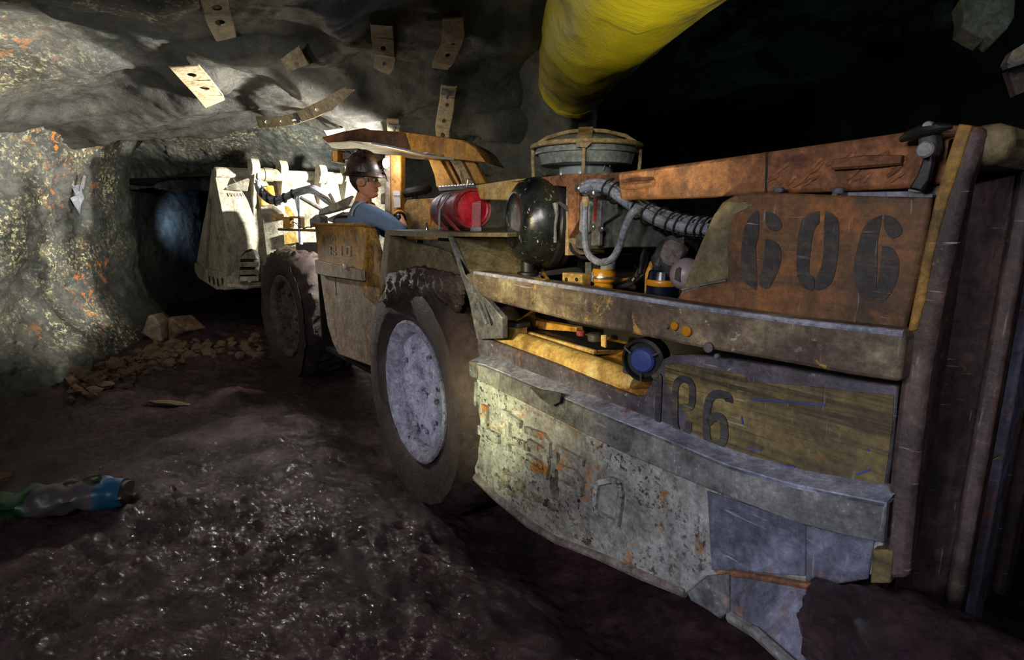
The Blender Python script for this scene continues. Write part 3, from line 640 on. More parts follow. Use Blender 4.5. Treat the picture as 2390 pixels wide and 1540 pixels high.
tag(obj('boulder', bo, M['palestone'], None, bevel=.04, ang=60), 'pale pointed boulder at the foot of the heading, its left corner', 'boulder')
bo = MB(); bp = [(390, 800), (389, 744), (396, 737), (436, 772), (410, 782), (402, 804)]
a = [D(x, y, b0.y + .10) for x, y in bp]; bo.prism(a, V((0.08, 0.3, -0.03)))
tag(obj('boulder', bo, M['stone'], None, bevel=.04, ang=60), 'dark brown slab leaning behind the pale pointed boulder', 'boulder')
s_ = stone(4, 1118, .06, 2, 'small tan stone at the left border above the crumpled pouch', None)
s_ = stone(395, 948, .12, 0, 'flat smooth stone half sunk in the dark mud', None)
if s_: s_.scale = (.16, .09, .03)

# ---- crumpled drink pouch in the mud
pc = Z(155, 1185, 0.03); pouch = empty('crumpled_pouch', pc)
ax = (Z(310, 1165, .03) - Z(10, 1200, .03)); Lp = ax.length; ax.normalize(); sd = ax.cross(UP)
def pouch_piece(name, u0, u1, mat, puff, seed):
    mb = MB(); nu_, nk = 16, 20; vs = []
    for i in range(nu_):
        u = u0 + (u1 - u0) * i / (nu_ - 1); env = (0.72 + 0.28 * math.sin(math.pi * min(max(u, 0), 1)))
        for k in range(nk):
            a_ = 2 * math.pi * k / nk; n_ = mnoise.noise(V((u * 7 + seed, math.cos(a_) * 1.4, math.sin(a_) * 1.4)))
            r_ = env * (1 + 0.45 * n_); vs.append(pc + ax * (u - .5) * Lp + sd * math.cos(a_) * .115 * r_ + UP * (0.055 + math.sin(a_) * .075 * r_ * puff))
    fs = [(i * nk + k, i * nk + (k + 1) % nk, (i + 1) * nk + (k + 1) % nk, (i + 1) * nk + k) for i in range(nu_ - 1) for k in range(nk)]
    fs += [tuple(range(nk)), tuple((nu_ - 1) * nk + k for k in range(nk))]
    mb.add(vs, fs); return obj(name, mb, mat, pouch, ang=60)
pm = lambda n_, c: plain(n_, c, 0.42, 0, 0.8, 16)
pouch_piece('green_end', 0.0, 0.27, pm('pouch_green', c_(28, 66, 38)), 1.0, 1)['label'] = 'dull green printed end'
pouch_piece('body', 0.26, 0.78, pm('pouch_grey', c_(84, 78, 84)), 1.0, 1)['label'] = 'grey and brown middle'
pouch_piece('blue_end', 0.77, 0.97, pm('pouch_blue', c_(22, 88, 124)), 1.05, 1)['label'] = 'bright blue end'
pouch_piece('seal', 0.965, 1.0, pm('pouch_brown', c_(56, 46, 40)), 0.8, 1)
q = MB(); q.tube([pc + ax * Lp * (u - .5) + UP * (0.125 + .02 * math.sin(9 * u)) - sd * .02 for u in np.linspace(.5, .78, 10)], [.03, .036, .036, .03, .026, .026, .03, .03, .026, .02], 10); obj('rolled_fold', q, pm('pouch_fold', c_(60, 58, 40)), pouch)
tag(pouch, 'crumpled green and blue drink pouch lying in the mud', 'pouch')
# ================================================================== THE LOADER
loader = empty('mine_loader', W(-1.0, .6, 0))
tag(loader, 'muddy low articulated mine loader with a raised bucket, numbered 606', 'loader')
def part(name, loc=None): return empty(name, loc if loc is not None else loader.location, loader)
OUT = -IV
def plate(name, pts, t, th, mat, parent, bevel=.006, ang=35):      # plate on the side plane, growing th metres inward
    return obj(name, MB().prism(SL(pts, t), IV * th), M[mat], parent, bevel, ang)
def disc(name, c, axis, r, th, mat, parent, n=14):
    return obj(name, MB().lathe([(r * .9, 0), (r, th * .3), (r, th * .8), (r * .8, th)], c, axis, n), M[mat], parent)

# ---- dark machine core so nothing shines through
core = MB(); core.prism([W(.15, .22, .35), W(1.78, .22, .35), W(1.78, .22, 1.40), W(.9, .30, 1.26), W(.15, .30, 1.20)], IV * 1.1)
obj('engine_core', core, M['dark'], loader)
core = MB(); core.prism([W(-2.6, .35, .35), W(.2, .35, .35), W(.2, .35, 1.0), W(-2.6, .35, 1.0)], IV * .8); obj('chassis_core', core, M['dark'], loader)

TOFF = -0.10
# ---- long side rail
rail = part('side_rail', S(1600, 750, -.1))
railp = [(1084, 640), (1108, 634), (1230, 653), (1350, 672), (1470, 691), (1600, 712), (1730, 731), (1850, 748), (1980, 763), (2113, 777), (2101, 893), (1975, 874), (1850, 850), (1725, 828), (1600, 806), (1475, 780), (1350, 755), (1240, 727), (1150, 704), (1126, 694), (1104, 668)]
plate('rail_face', railp, -.10, .09, 'rail', rail, .010)
cap = MB(); cap.tube([S(x, y, -.095) for x, y in [(1108, 636), (1230, 655), (1350, 674), (1470, 693), (1600, 714), (1730, 733), (1850, 750), (1980, 765), (2110, 779)]], .008, 8)
c0 = obj('rail_edge', cap, M['edge'], rail); c0['label'] = 'pale upper edge'
for (x, y, r, m) in [(1578, 760, .012, 'amber'), (1606, 772, .015, 'amber'), (1657, 810, .014, 'steel'), (1677, 830, .007, 'steel'), (1560, 762, .006, 'steel')]:
    disc('bolt', S(x, y, -.10), OUT, r, .012, m, rail)
# ---- fender over the rear wheel
fen = part('rear_fender', S(1000, 560))
plate('fender_side', [(903, 552), (1020, 578), (1050, 590), (1078, 640), (1108, 705), (1108, 790), (1070, 760), (905, 760), (893, 700), (893, 640)], .06, .03, 'fender', fen)
top = MB(); top.prism([S(903, 537, -.02), S(1042, 543, -.02), S(1183, 543, -.02), W(.29, .62, S(1183, 543, -.02).z), W(-.93, .62, S(903, 537, -.02).z)], UP * -.018); obj('fender_top', top, M['fender'], fen, .004)
lip = MB(); lip.prism([S(898, 536, -.03), S(1046, 543, -.03), S(1050, 556, -.03), S(905, 549, -.03)], IV * .012); obj('fender_lip', lip, M['fender'], fen)
plate('fender_front_edge', [(898, 540), (908, 545), (902, 640), (890, 690), (886, 640)], -.03, .1, 'fender', fen)
disc('bolt', S(917, 557, .06), OUT, .022, .02, 'bluesteel', fen)
slope = [S(1040, 545, -.02), S(1184, 541, .22), S(1220, 604, .17), S(1268, 658, .10), S(1085, 641, -.09)]
obj('sloped_plate', MB().prism(slope, IV * .015 - UP * .004), M['fender'], fen, .004)
gus = [S(1046, 552, -.045), S(1085, 640, -.10), S(1128, 692, -.10), S(1172, 742, -.08), S(1172, 790, -.06), S(1112, 792, -.06), S(1094, 700, -.06)]
obj('gusset', MB().prism(gus, IV * .03), M['steel'], fen, .004)
obj('gusset_rib', MB().tube([S(1116, 706, -.105), S(1136, 756, -.095)], .009, 8), M['bluesteel'], fen)
# mud packed under the fender above the tyre
# ---- service bay behind the rail
bay = part('service_bay', S(1300, 800))
shelf = MB(); shelf.prism([S(1140, 790, .0), S(1480, 912, .0), S(1560, 905, .0), W(1.2, .40, S(1400, 880, .0).z + .03), W(.0, .40, S(1140, 790, 0).z + .05)], -UP * .02); obj('bay_floor', shelf, M['yellow'], bay, .004)
obj('rounded_tray', MB().tube([S(1140, 775, .07), S(1180, 790, .05), S(1300, 832, .05), S(1420, 878, .05), S(1492, 903, .05)], [.045, .05, .05, .055, .05], 16), M['yellow2'], bay)
br = MB(); br.prism([S(1215, 770, .10), S(1385, 818, .10), S(1385, 828, .10), S(1215, 780, .10)], IV * .02); obj('yellow_bar', br, M['yellow2'], bay, .003)
br = MB(); br.prism([S(1385, 818, .10), S(1460, 815, .30), S(1460, 826, .30), S(1385, 828, .10)], -RV * .02); obj('yellow_bar', br, M['yellow2'], bay, .003)
br = MB(); br.prism([S(1215, 768, .11), S(1385, 817, .11), S(1470, 806, .32), S(1300, 766, .32)], -UP * .012); obj('battery_lid', br, M['dark'], bay, .003)
obj('tan_bar', MB().prism([S(1250, 748, .2), S(1345, 764, .2), S(1345, 775, .2), S(1250, 768, .2)], IV * .04), M['yellow'], bay, .003)
obj('post_block', MB().prism([S(1155, 758, .03), S(1205, 766, .03), S(1205, 782, .03), S(1155, 774, .03)], IV * .06), M['yellow2'], bay, .003)
obj('block_cap', MB().prism([S(1158, 750, .03), S(1208, 756, .03), S(1208, 766, .03), S(1158, 760, .03)], IV * .07), M['dkgrey'], bay, .003)
disc('terminal', S(1388, 795, .14), UP, .028, .03, 'chrome', bay); disc('terminal', S(1355, 783, .16), UP, .018, .02, 'reddust', bay)
obj('upright_tab', MB().prism([S(1402, 782, .12), S(1413, 782, .12), S(1413, 812, .12), S(1402, 808, .12)], IV * .01), M['yellow2'], bay, .002)
lampc = S(1505, 838, .0); ln = (OUT + RV * .3).normalized()
dl = part('blue_capped_gauge', lampc)
obj('housing', MB().lathe([(.050, -.07), (.066, -.05), (.070, .0), (.070, .018), (.060, .024), (.056, .008), (.0, .006)], lampc, ln, 28), M['black'], dl)
obj('blue_lens', MB().lathe([(.040, .0), (.040, .02), (.034, .028), (.012, .032), (.0, .032)], lampc + RV * .0, ln, 24), M['glassblue'], dl)
for k in range(3):
    a = k * 2.1 + .5; u = ln.cross(UP).normalized(); d_ = u * math.cos(a) + UP * math.sin(a)
    obj('guard_rod', MB().tube([lampc + d_ * .04 + ln * .03, lampc + d_ * .068 + ln * .022], .003, 6), M['chrome'], dl)
obj('lamp_bracket', MB().prism([S(1455, 806, .02), S(1490, 798, .02), S(1480, 880, .02), S(1452, 870, .02)], IV * .02), M['dkgrey'], dl, .004)

# ---- lower side door (196)
door = part('lower_door', S(1800, 1000))
doorp = [(1500, 925), (1516, 900), (1530, 868), (1545, 840), (1566, 829), (1610, 828), (1700, 838), (1850, 862), (1975, 884), (2096, 902), (2084, 1040), (2068, 1165), (1900, 1128), (1700, 1068), (1560, 1010), (1440, 965), (1280, 902), (1130, 842), (1112, 832), (1114, 788), (1140, 792), (1300, 852), (1440, 910), (1480, 925)]
plate('door_face', doorp, -.02, .03, 'door', door, .006)
plate('brushed_patch', [(1553, 850), (1600, 850), (1680, 866), (1737, 874), (1745, 890), (1900, 902), (1990, 914), (2086, 922), (2082, 1000), (2062, 1148), (1900, 1112), (1720, 1052), (1640, 1048), (1645, 1018), (1606, 1030), (1560, 1015)][:12] + [(1640, 1042), (1612, 1030), (1600, 960), (1552, 890)], -.0225, .004, 'olive', door, 0)['label'] = 'olive brushed paint area'
def numeral(name, zx, zy, sx, sy, ox, oy, width, t, mat, parent, w_px=None):
    P_ = [S(ox + x * sx, oy + y * sy, t) for x, y in zip(zx, zy)]
    return obj(name, MB().ribbon(P_, width, OUT, .0015), M[mat], parent, ang=20)
k_ = 300 / 1777
def smooth_path(pts, n=4):
    out = []; P_ = [V((x, y, 0)) for x, y in pts]
    for i in range(len(P_) - 1):
        a, b, c, d = P_[max(i - 1, 0)], P_[i], P_[i + 1], P_[min(i + 2, len(P_) - 1)]
        for j in range(n):
            t = j / n; out.append(0.5 * ((2 * b) + (c - a) * t + (2 * a - 5 * b + 4 * c - d) * t * t + (3 * b - a - 3 * c + d) * t ** 3))
    out.append(P_[-1]); return [(p.x, p.y) for p in out]
for name, pts, wd in [('numeral_one', [(262, 372), (340, 330), (345, 500), (335, 800), (322, 1058)], .020), ('numeral_nine', [(640, 775), (780, 755), (805, 600), (790, 450), (710, 385), (620, 400), (575, 500), (562, 800), (570, 1000), (610, 1110), (680, 1140), (745, 1080), (755, 975)], .021), ('numeral_six', [(1310, 700), (1300, 630), (1190, 590), (1085, 615), (1020, 740), (1000, 1000), (1010, 1200), (1080, 1285), (1190, 1280), (1245, 1190), (1235, 980), (1185, 905), (1090, 915), (1020, 985)], .023)]:
    q = smooth_path(pts)
    obj(name, MB().ribbon([S(1480 + x * k_, 820 + y * k_, -.0268) for x, y in q], wd, OUT, .0015), M['number2'], door, ang=20)
for (x0, y0, x1, y1) in [(1751, 931, 1926, 945), (1730, 972, 1733, 990), (1745, 1047, 1775, 1050), (2022, 1046, 2028, 1052), (1816, 1084, 1855, 1090), (2000, 1107, 2030, 1096)]:
    obj('blue_scratch', MB().ribbon([S(x0, y0, -.027), S(x1, y1, -.027)], .004, OUT, .0005), M['glassblue'], door)
# ---- projecting ledge under the door
led = part('side_ledge', S(1500, 1050))
ltop = [(1096, 842), (1130, 850), (1280, 912), (1440, 978), (1560, 1026), (1700, 1084), (1850, 1128), (1960, 1150), (2070, 1172)]
lbot = [(2062, 1268), (1960, 1248), (1850, 1218), (1700, 1160), (1560, 1102), (1440, 1050), (1280, 968), (1160, 908), (1096, 876)]
lt3 = [S(x, y, -.09) for x, y in ltop]; lb3 = [S(x, y, -.09) for x, y in lbot]
obj('ledge_face', MB().prism(lt3 + lb3, IV * .02), M['ledge'], led, .004)
lt = MB(); n_ = len(lt3); back = [p + IV * .075 + UP * .015 for p in lt3]
lt.add(lt3 + back + [p - UP * .012 for p in lt3] + [p - UP * .012 for p in back], [(i, i + 1, n_ + i + 1, n_ + i) for i in range(n_ - 1)] + [(2 * n_ + i, 3 * n_ + i, 3 * n_ + i + 1, 2 * n_ + i + 1) for i in range(n_ - 1)] + [(i, 2 * n_ + i, 2 * n_ + i + 1, i + 1) for i in range(n_ - 1)])
obj('ledge_top', lt, M['edge'], led)
obj('torn_flap', MB().prism([S(1236, 904, -.112), S(1310, 918, -.112), S(1306, 938, -.115), S(1286, 948, -.118), S(1262, 930, -.115)], IV * .006), M['dkgrey'], led)
obj('ledge_end', MB().prism([S(1094, 842, -.095), S(1114, 846, -.095), S(1114, 884, -.095), S(1094, 878, -.095)], IV * .09), M['ledge'], led, .004)
# ---- big lower skirt with raised letters
sk = part('lower_skirt', S(1400, 1150))
skp = [(1112, 884), (1280, 968), (1440, 1050), (1560, 1102), (1700, 1160), (1850, 1218), (2062, 1268), (2040, 1340), (1900, 1376), (1700, 1340), (1650, 1345), (1600, 1385), (1500, 1345), (1400, 1300), (1300, 1262), (1235, 1225), (1160, 1165), (1112, 1120), (1104, 1080)]
hc = S(1294, 1135, -.03)
obj('skirt_plate', MB().plate_hole(SL(skp, -.03), hc, RV * .032, UP * .058, IV * .03, 40), M['skirt'], sk, .005)
obj('hole_collar', MB().plate_hole([hc + RV * .036 * math.cos(a) + UP * .066 * math.sin(a) - IV * .004 for a in np.linspace(0, 2 * math.pi, 24, False)], hc, RV * .030, UP * .056, IV * .05, 24), M['skirt'], sk)
obj('hole_backing', MB().prism([hc + IV * .07 + RV * x + UP * z for x, z in ((-.06, -.08), (.06, -.08), (.06, .08), (-.06, .08))], IV * .01), M['tan'], sk)
k1 = 400 / 1711
letters = [('raised_letter', [([(150, 190), (150, 410)], .046), ([(96, 430), (296, 530)], .044)]),
           ('raised_letter', [([(385, 250), (385, 640)], .026), ([(330, 262), (515, 385)], .034), ([(385, 520), (565, 590)], .030)]),
           ('raised_letter', [([(560, 430), (740, 500), (785, 560), (785, 700)], .028), ([(590, 555), (760, 660), (775, 760), (770, 890), (560, 760)], .030), ([(575, 560), (575, 640)], .024), ([(580, 690), (740, 800)], .02)]),
           ('raised_letter', [([(1140, 760), (880, 620), (870, 790), (1060, 870), (1110, 960), (1105, 1060), (1040, 1050), (900, 960)], .028), ([(860, 640), (850, 900)], .02)]),
           ('raised_letter', [([(1285, 960), (1420, 930), (1500, 960), (1515, 1080), (1480, 1370), (1250, 1240), (1270, 980)], .020)])]
for nm, strokes in letters:
    mb = MB()
    for i, (pts, wd) in enumerate(strokes): mb.ribbon([S(1100 + x * k1, 900 + y * k1, -.030) for x, y in pts], wd, OUT, .018 + .0006 * i)
    obj(nm, mb, M['skirt'], sk, .002, ang=30)
obj('skirt_mud', MB().tube([S(x, y, -.03) for x, y in [(1112, 1112), (1160, 1160), (1235, 1222), (1300, 1260), (1400, 1298), (1500, 1342), (1600, 1384)]], [.022, .02, .018, .016, .016, .018, .014], 8), M['mudgrey'], sk)
cr = MB(); vs = []; cu, cv = 70, 26
for i in range(cu):
    for j in range(cv):
        u, v = i / (cu - 1), j / (cv - 1); x = 1116 + 300 * u; y = 1106 + 190 * u - (64 - 26 * u) * (1 - v) + 4
        e_ = min(1, 5 * min(u, 1 - u, v + .15, 1 - v + .3)); p = S(x, y, -.030); n_ = mnoise.noise(p * 16) * .012 + mnoise.noise(p * 45) * .012 + mnoise.noise(p * 110) * .006
        vs.append(p + OUT * (-.006 + e_ * (.006 + n_)))
cr.add(vs, [(i * cv + j, i * cv + j + 1, (i + 1) * cv + j + 1, (i + 1) * cv + j) for i in range(cu - 1) for j in range(cv - 1)])
obj('dried_mud', cr, M['drymud'], sk, ang=80)['label'] = 'cream crust of dried pitted mud'
disc('skirt_knob', S(1352, 1168, -.03), OUT, .006, .006, 'dark', sk)
edge = MB(); edge.tube([S(1112, 890, -.032), S(1106, 1080, -.032)], .010, 8); obj('skirt_edge', edge, M['skirt'], sk)
plate('patch_plate', [(1880, 1226), (2040, 1262), (2026, 1352), (1902, 1372), (1880, 1362)], -.036, .01, 'bluesteel', sk, .003)['label'] = 'smooth bluish patch plate'
plate('dented_plate', [(1650, 1145), (1880, 1226), (1880, 1345), (1660, 1330)], -.033, .01, 'bluesteel', sk, .003)
plate('broken_corner', [(1598, 1372), (1625, 1344), (1700, 1338), (1702, 1428), (1680, 1446), (1650, 1425), (1610, 1402)], -.02, .06, 'ledge', sk, .006)
# ---- torn step plate at the lower rear
st = part('step_plate', S(1800, 1420))
sp = [S(1704, 1334, -.05), S(1908, 1370, -.05), S(1990, 1420, -.08), S(2010, 1600, -.16), S(1860, 1560, -.16), S(1765, 1475, -.12), S(1704, 1440, -.07)]
obj('step_face', MB().prism(sp, IV * .02), M['bluesteel'], st, .003)
obj('step_lip', MB().tube([S(1704, 1336, -.055), S(1790, 1350, -.055), S(1908, 1371, -.055)], .009, 8), M['beam'], st)
obj('step_edge', MB().tube([S(1706, 1440, -.075), S(1766, 1476, -.125), S(1862, 1562, -.165), S(1940, 1640, -.18)], .016, 8), M['ledge'], st)
# ---- upper side panel with 606
up = part('upper_panel', S(1900, 600))
upp = [(1576, 704), (1590, 680), (1612, 625), (1640, 555), (1660, 508), (1684, 472), (1715, 454), (1760, 449), (1870, 452), (2000, 457), (2176, 461), (2160, 560), (2138, 670), (2112, 776), (1980, 764), (1850, 748), (1730, 731), (1600, 712)]
plate('panel_face', upp, -.015, .02, 'panel', up, .006)
plate('oily_corner', [(1588, 690), (1655, 660), (1700, 648), (1700, 560), (1712, 500), (1760, 478), (1700, 470), (1668, 500), (1640, 560), (1612, 628)], -.0165, .004, 'fender', up, 0)['label'] = 'dark oil-stained corner'
obj('weld_bead', MB().tube([S(1592, 676, -.017), S(1640, 664, -.017), S(1696, 654, -.017)], .004, 6), M['steel'], up)
kk = 990 / 2390
num606 = [('numeral_six', [[(820, 640), (850, 590), (895, 562), (895, 700), (880, 770), (886, 990), (860, 992), (820, 960), (800, 900), (798, 760)], [(935, 562), (985, 578), (1022, 620), (1022, 660), (985, 674), (950, 655), (935, 620)], [(935, 718), (985, 730), (1018, 770), (1020, 850), (985, 940), (950, 997), (905, 985), (900, 930), (922, 850)]]),
          ('numeral_zero', [[(1238, 560), (1170, 580), (1130, 640), (1112, 760), (1110, 900), (1130, 970), (1165, 1000), (1205, 1006), (1207, 930), (1180, 912), (1186, 800), (1202, 690), (1225, 640), (1240, 625)], [(1270, 560), (1310, 575), (1345, 622), (1347, 740), (1328, 900), (1292, 980), (1216, 1006), (1222, 930), (1246, 880), (1262, 780), (1264, 650)]]),
          ('numeral_six', [[(1590, 583), (1530, 610), (1480, 670), (1450, 780), (1435, 850), (1440, 960), (1470, 1040), (1520, 1066), (1552, 1045), (1562, 900), (1565, 740), (1580, 660)], [(1605, 583), (1660, 600), (1700, 650), (1702, 690), (1650, 716), (1620, 690), (1602, 640)], [(1592, 758), (1650, 770), (1686, 840), (1680, 930), (1642, 1020), (1590, 1077), (1550, 1052), (1575, 930)]])]
for nm, polys in num606:
    mb = MB()
    for pl in polys: mb.prism([S(1400 + x * kk, 260 + y * kk, -.0165) for x, y in smooth_path(pl + pl[:1], 3)[:-1]], OUT * .0012)
    obj(nm, mb, M['number'], up, ang=20)
for (x, y) in [(1818, 449), (1955, 452)]: disc('bolt', S(x, y, -.0), UP, .012, .012, 'bluesteel', up)
obj('grey_bar', MB().prism([S(1940, 449, .03), S(2120, 446, .03), S(2176, 452, .03), S(2176, 462, .03), S(1940, 459, .03)], IV * .04), M['bluesteel'], up, .003)
obj('grey_shelf', MB().prism([S(2118, 436, .05), S(2200, 432, .05), S(2190, 456, .05), S(2118, 456, .05)], IV * .05), M['steel'], up, .003)
# ---- top beam
tb = part('top_beam', S(1800, 400))
bmp = [(1440, 402), (1600, 380), (1760, 358), (1920, 335), (2080, 312), (2140, 303), (2240, 289), (2226, 420), (2150, 437), (1990, 445), (1800, 453), (1600, 461), (1446, 466)]
plate('beam_face', bmp, .03, .10, 'beam', tb, .010)
plate('yellow_beam_end', [(1108, 432), (1200, 418), (1330, 408), (1330, 438), (1250, 452), (1196, 468), (1120, 466)], .22, .06, 'yellow2', tb, .006)
plate('tan_bridge', [(1190, 424), (1320, 406), (1444, 402), (1446, 425), (1442, 462), (1420, 438), (1380, 428), (1352, 434), (1350, 470), (1350, 512), (1324, 560), (1322, 436), (1250, 430)], .12, .05, 'beam', tb, .004)
obj('beam_slot_rib', MB().tube([S(1452, 434, .02), S(1490, 431, .015), S(1526, 427, .02)], [.010, .012, .010], 8), M['beam'], tb)
obj('beam_slot', MB().prism([S(1452, 436, .028), S(1530, 430, .028), S(1526, 434, .028), S(1453, 440, .028)], IV * .004), M['dark'], tb)
obj('beam_slot_rib', MB().tube([S(1944, 384, .015), S(2020, 377, .015), S(2106, 373, .018)], [.012, .014, .010], 8), M['beam'], tb)
obj('beam_slot', MB().prism([S(1938, 386, .028), S(2106, 376, .028), S(2100, 381, .028), S(1945, 392, .028)], IV * .004), M['dark'], tb)
rw = random.Random(5)
for i in range(22):      # beaten folds running slantwise over the beam's face
    u = rw.random(); x = 1790 + 300 * u; yt_ = 404 - (x - 1440) * .143; yb_ = 464 - (x - 1440) * .04; y0 = yt_ + 40 + (yb_ - yt_ - 48) * rw.random(); ln_ = rw.uniform(18, 46)
    obj('dent_fold', MB().tube([S(x + ln_ * q, max(y0 - ln_ * .75 * q, yt_ - ln_ * .143 * q + 9) + 2 * math.sin(q * 5 + i), .0335 - .0025 * math.sin(math.pi * q)) for q in np.linspace(0, 1, 8)], .006, 8), M['beam'], tb)
obj('beam_seam', MB().tube([S(1790, 356, .029), S(1788, 452, .029)], .003, 6), M['dark'], tb)
# ---- hold-down latch on the beam
la = part('hood_latch', S(2160, 380))
obj('latch_bar', MB().prism([S(2118, 440, -.01), S(2152, 448, -.01), S(2166, 420, -.02), S(2176, 380, -.02), S(2180, 310, -.02), S(2176, 296, -.02), S(2150, 296, -.02), S(2146, 330, -.02), S(2152, 372, -.02), S(2140, 408, -.02)], IV * .02), M['black'], la, .005)
obj('latch_body', MB().prism([S(2140, 300, -.03), S(2178, 292, -.03), S(2184, 340, -.03), S(2176, 366, -.03), S(2140, 360, -.03)], IV * .05), M['dkgrey'], la, .008)
obj('latch_handle', MB().tube([S(2104, 326, -.01), S(2122, 316, -.02), S(2150, 306, -.03), S(2190, 298, -.03), S(2224, 295, -.02)], [.006, .011, .013, .011, .004], 10), M['black'], la)
disc('latch_pin', S(2166, 350, -.035), OUT, .016, .02, 'steel', la)
disc('latch_knob', S(2172, 296, -.02), OUT, .010, .02, 'steel', la)
# ---- rear corner: post, folded ribs, end cap
rear = part('rear_end', S(2200, 900))
pp1 = [(2236, 288), (2300, 296), (2290, 345), (2262, 420), (2232, 560), (2200, 700), (2168, 880), (2146, 1060), (2128, 1240), (2118, 1352), (2050, 1352), (2062, 1262), (2078, 1080), (2100, 893), (2112, 777), (2138, 670), (2160, 560), (2180, 470), (2206, 380)]
plate('corner_post', pp1, -.05, .05, 'post', rear, .012)['label'] = 'rust-edged corner post'
plate('post_edge', [(2236, 288), (2268, 292), (2240, 380), (2210, 470), (2180, 580), (2158, 700), (2140, 770), (2116, 778), (2138, 670), (2160, 560), (2180, 470), (2206, 380)], -.056, .02, 'cabyellow', rear, .004)['label'] = 'scraped yellow edge'
# the rear face turns the corner: folded sheet, each fold a rib
corner_s = S(2150, 800, -.03); cs_ = (corner_s - O0).dot(RV) + .02
zt, zb = 1.64, .36
tcol = lambda px: (R(px, 820, cs_) - O0).dot(IV)          # how far in a column of the picture falls on the rear face
t0_ = TOFF - .045
folds = [(2170, .0), (2215, .0), (2224, -.028), (2250, -.028), (2258, .0), (2272, .03), (2284, .03), (2292, .0), (2304, .0), (2314, .032), (2332, .032), (2342, .0), (2368, -.01), (2376, .03), (2400, .03), (2410, .0), (2480, .0), (2560, .02), (2700, .0)]
def rearp(out_, t, z): return W(cs_ + out_, t, z)
mb = MB(); n_ = len(folds); ft = [max(tcol(f[0]), t0_ - .01) for f in folds]
vs = [rearp(f[1] * 1.2, t, z) for z in (zb, zt) for f, t in zip(folds, ft)] + [rearp(f[1] * 1.2 - .02, t, z) for z in (zb, zt) for f, t in zip(folds, ft)]
fs = []
for i in range(n_ - 1): fs += [(i, i + 1, n_ + i + 1, n_ + i), (2 * n_ + i, 3 * n_ + i, 3 * n_ + i + 1, 2 * n_ + i + 1), (n_ + i, n_ + i + 1, 3 * n_ + i + 1, 3 * n_ + i), (i, 2 * n_ + i, 2 * n_ + i + 1, i + 1)]
mb.add(vs, fs); obj('ribbed_guard', mb, M['post'], rear, .004, ang=25)['label'] = 'vertically folded rear guard'
for px_a, px_b, m in ((2262, 2280, 'post'), (2306, 2330, 'bluesteel'), (2378, 2396, 'post')):
    ta, tb_ = tcol(px_a), tcol(px_b)
    obj('guard_rib', MB().prism([rearp(.03, ta, zb + .02), rearp(.065, ta, zb + .02), rearp(.065, ta, zt - .04), rearp(.03, ta, zt - .04)], IV * (tb_ - ta)), M[m], rear, .010)
mb = MB(); mb.prism([rearp(.075, t0_, zt - .05), rearp(.085, 1.0, zt - .05), rearp(-.10, 1.0, zt - .05), rearp(-.10, t0_ + .20, zt - .05), rearp(.0, t0_ + .02, zt - .05)], UP * .075); obj('rear_cap', mb, M['fender'], rear, .03)
obj('lower_block', MB().prism([S(2036, 1282, -.055), S(2084, 1284, -.055), S(2078, 1362, -.055), S(2030, 1362, -.055)], IV * .05), M['olive'], rear, .004)
obj('guard_tag', MB().prism([rearp(.05, tcol(2300), .90), rearp(.05, tcol(2322), .90), rearp(.06, tcol(2322), .912), rearp(.06, tcol(2300), .912)], UP * .006), M['yellow2'], rear)
obj('guard_body', MB().prism([W(cs_ - .08, .03, .40), W(cs_ - .08, 1.0, .40), W(cs_ - .08, 1.0, 1.6), W(cs_ - .08, .03, 1.6)], RV * .03), M['dark'], rear)

# mud heaped on the rear bumper
mh = S(2150, 1560, -.06); bmh = bmesh.new(); bmesh.ops.create_icosphere(bmh, subdivisions=5, radius=1.0)
for v in bmh.verts:
    n_ = 1 + .22 * mnoise.noise(v.co * 1.7) + .10 * mnoise.noise(v.co * 5) + .05 * mnoise.noise(v.co * 13) + .025 * mnoise.noise(v.co * 31)
    q_ = RV * v.co.x * .235 * n_ + IV * v.co.y * .17 * n_ + UP * v.co.z * .155 * n_; v.co = q_
me_ = bpy.data.meshes.new('caked_mud'); bmh.to_mesh(me_); bmh.free(); me_.polygons.foreach_set('use_smooth', [True] * len(me_.polygons))
cm = put('caked_mud', me_, mh, M['mud'], rear); cm['label'] = 'dark wet mud heaped on the rear corner'
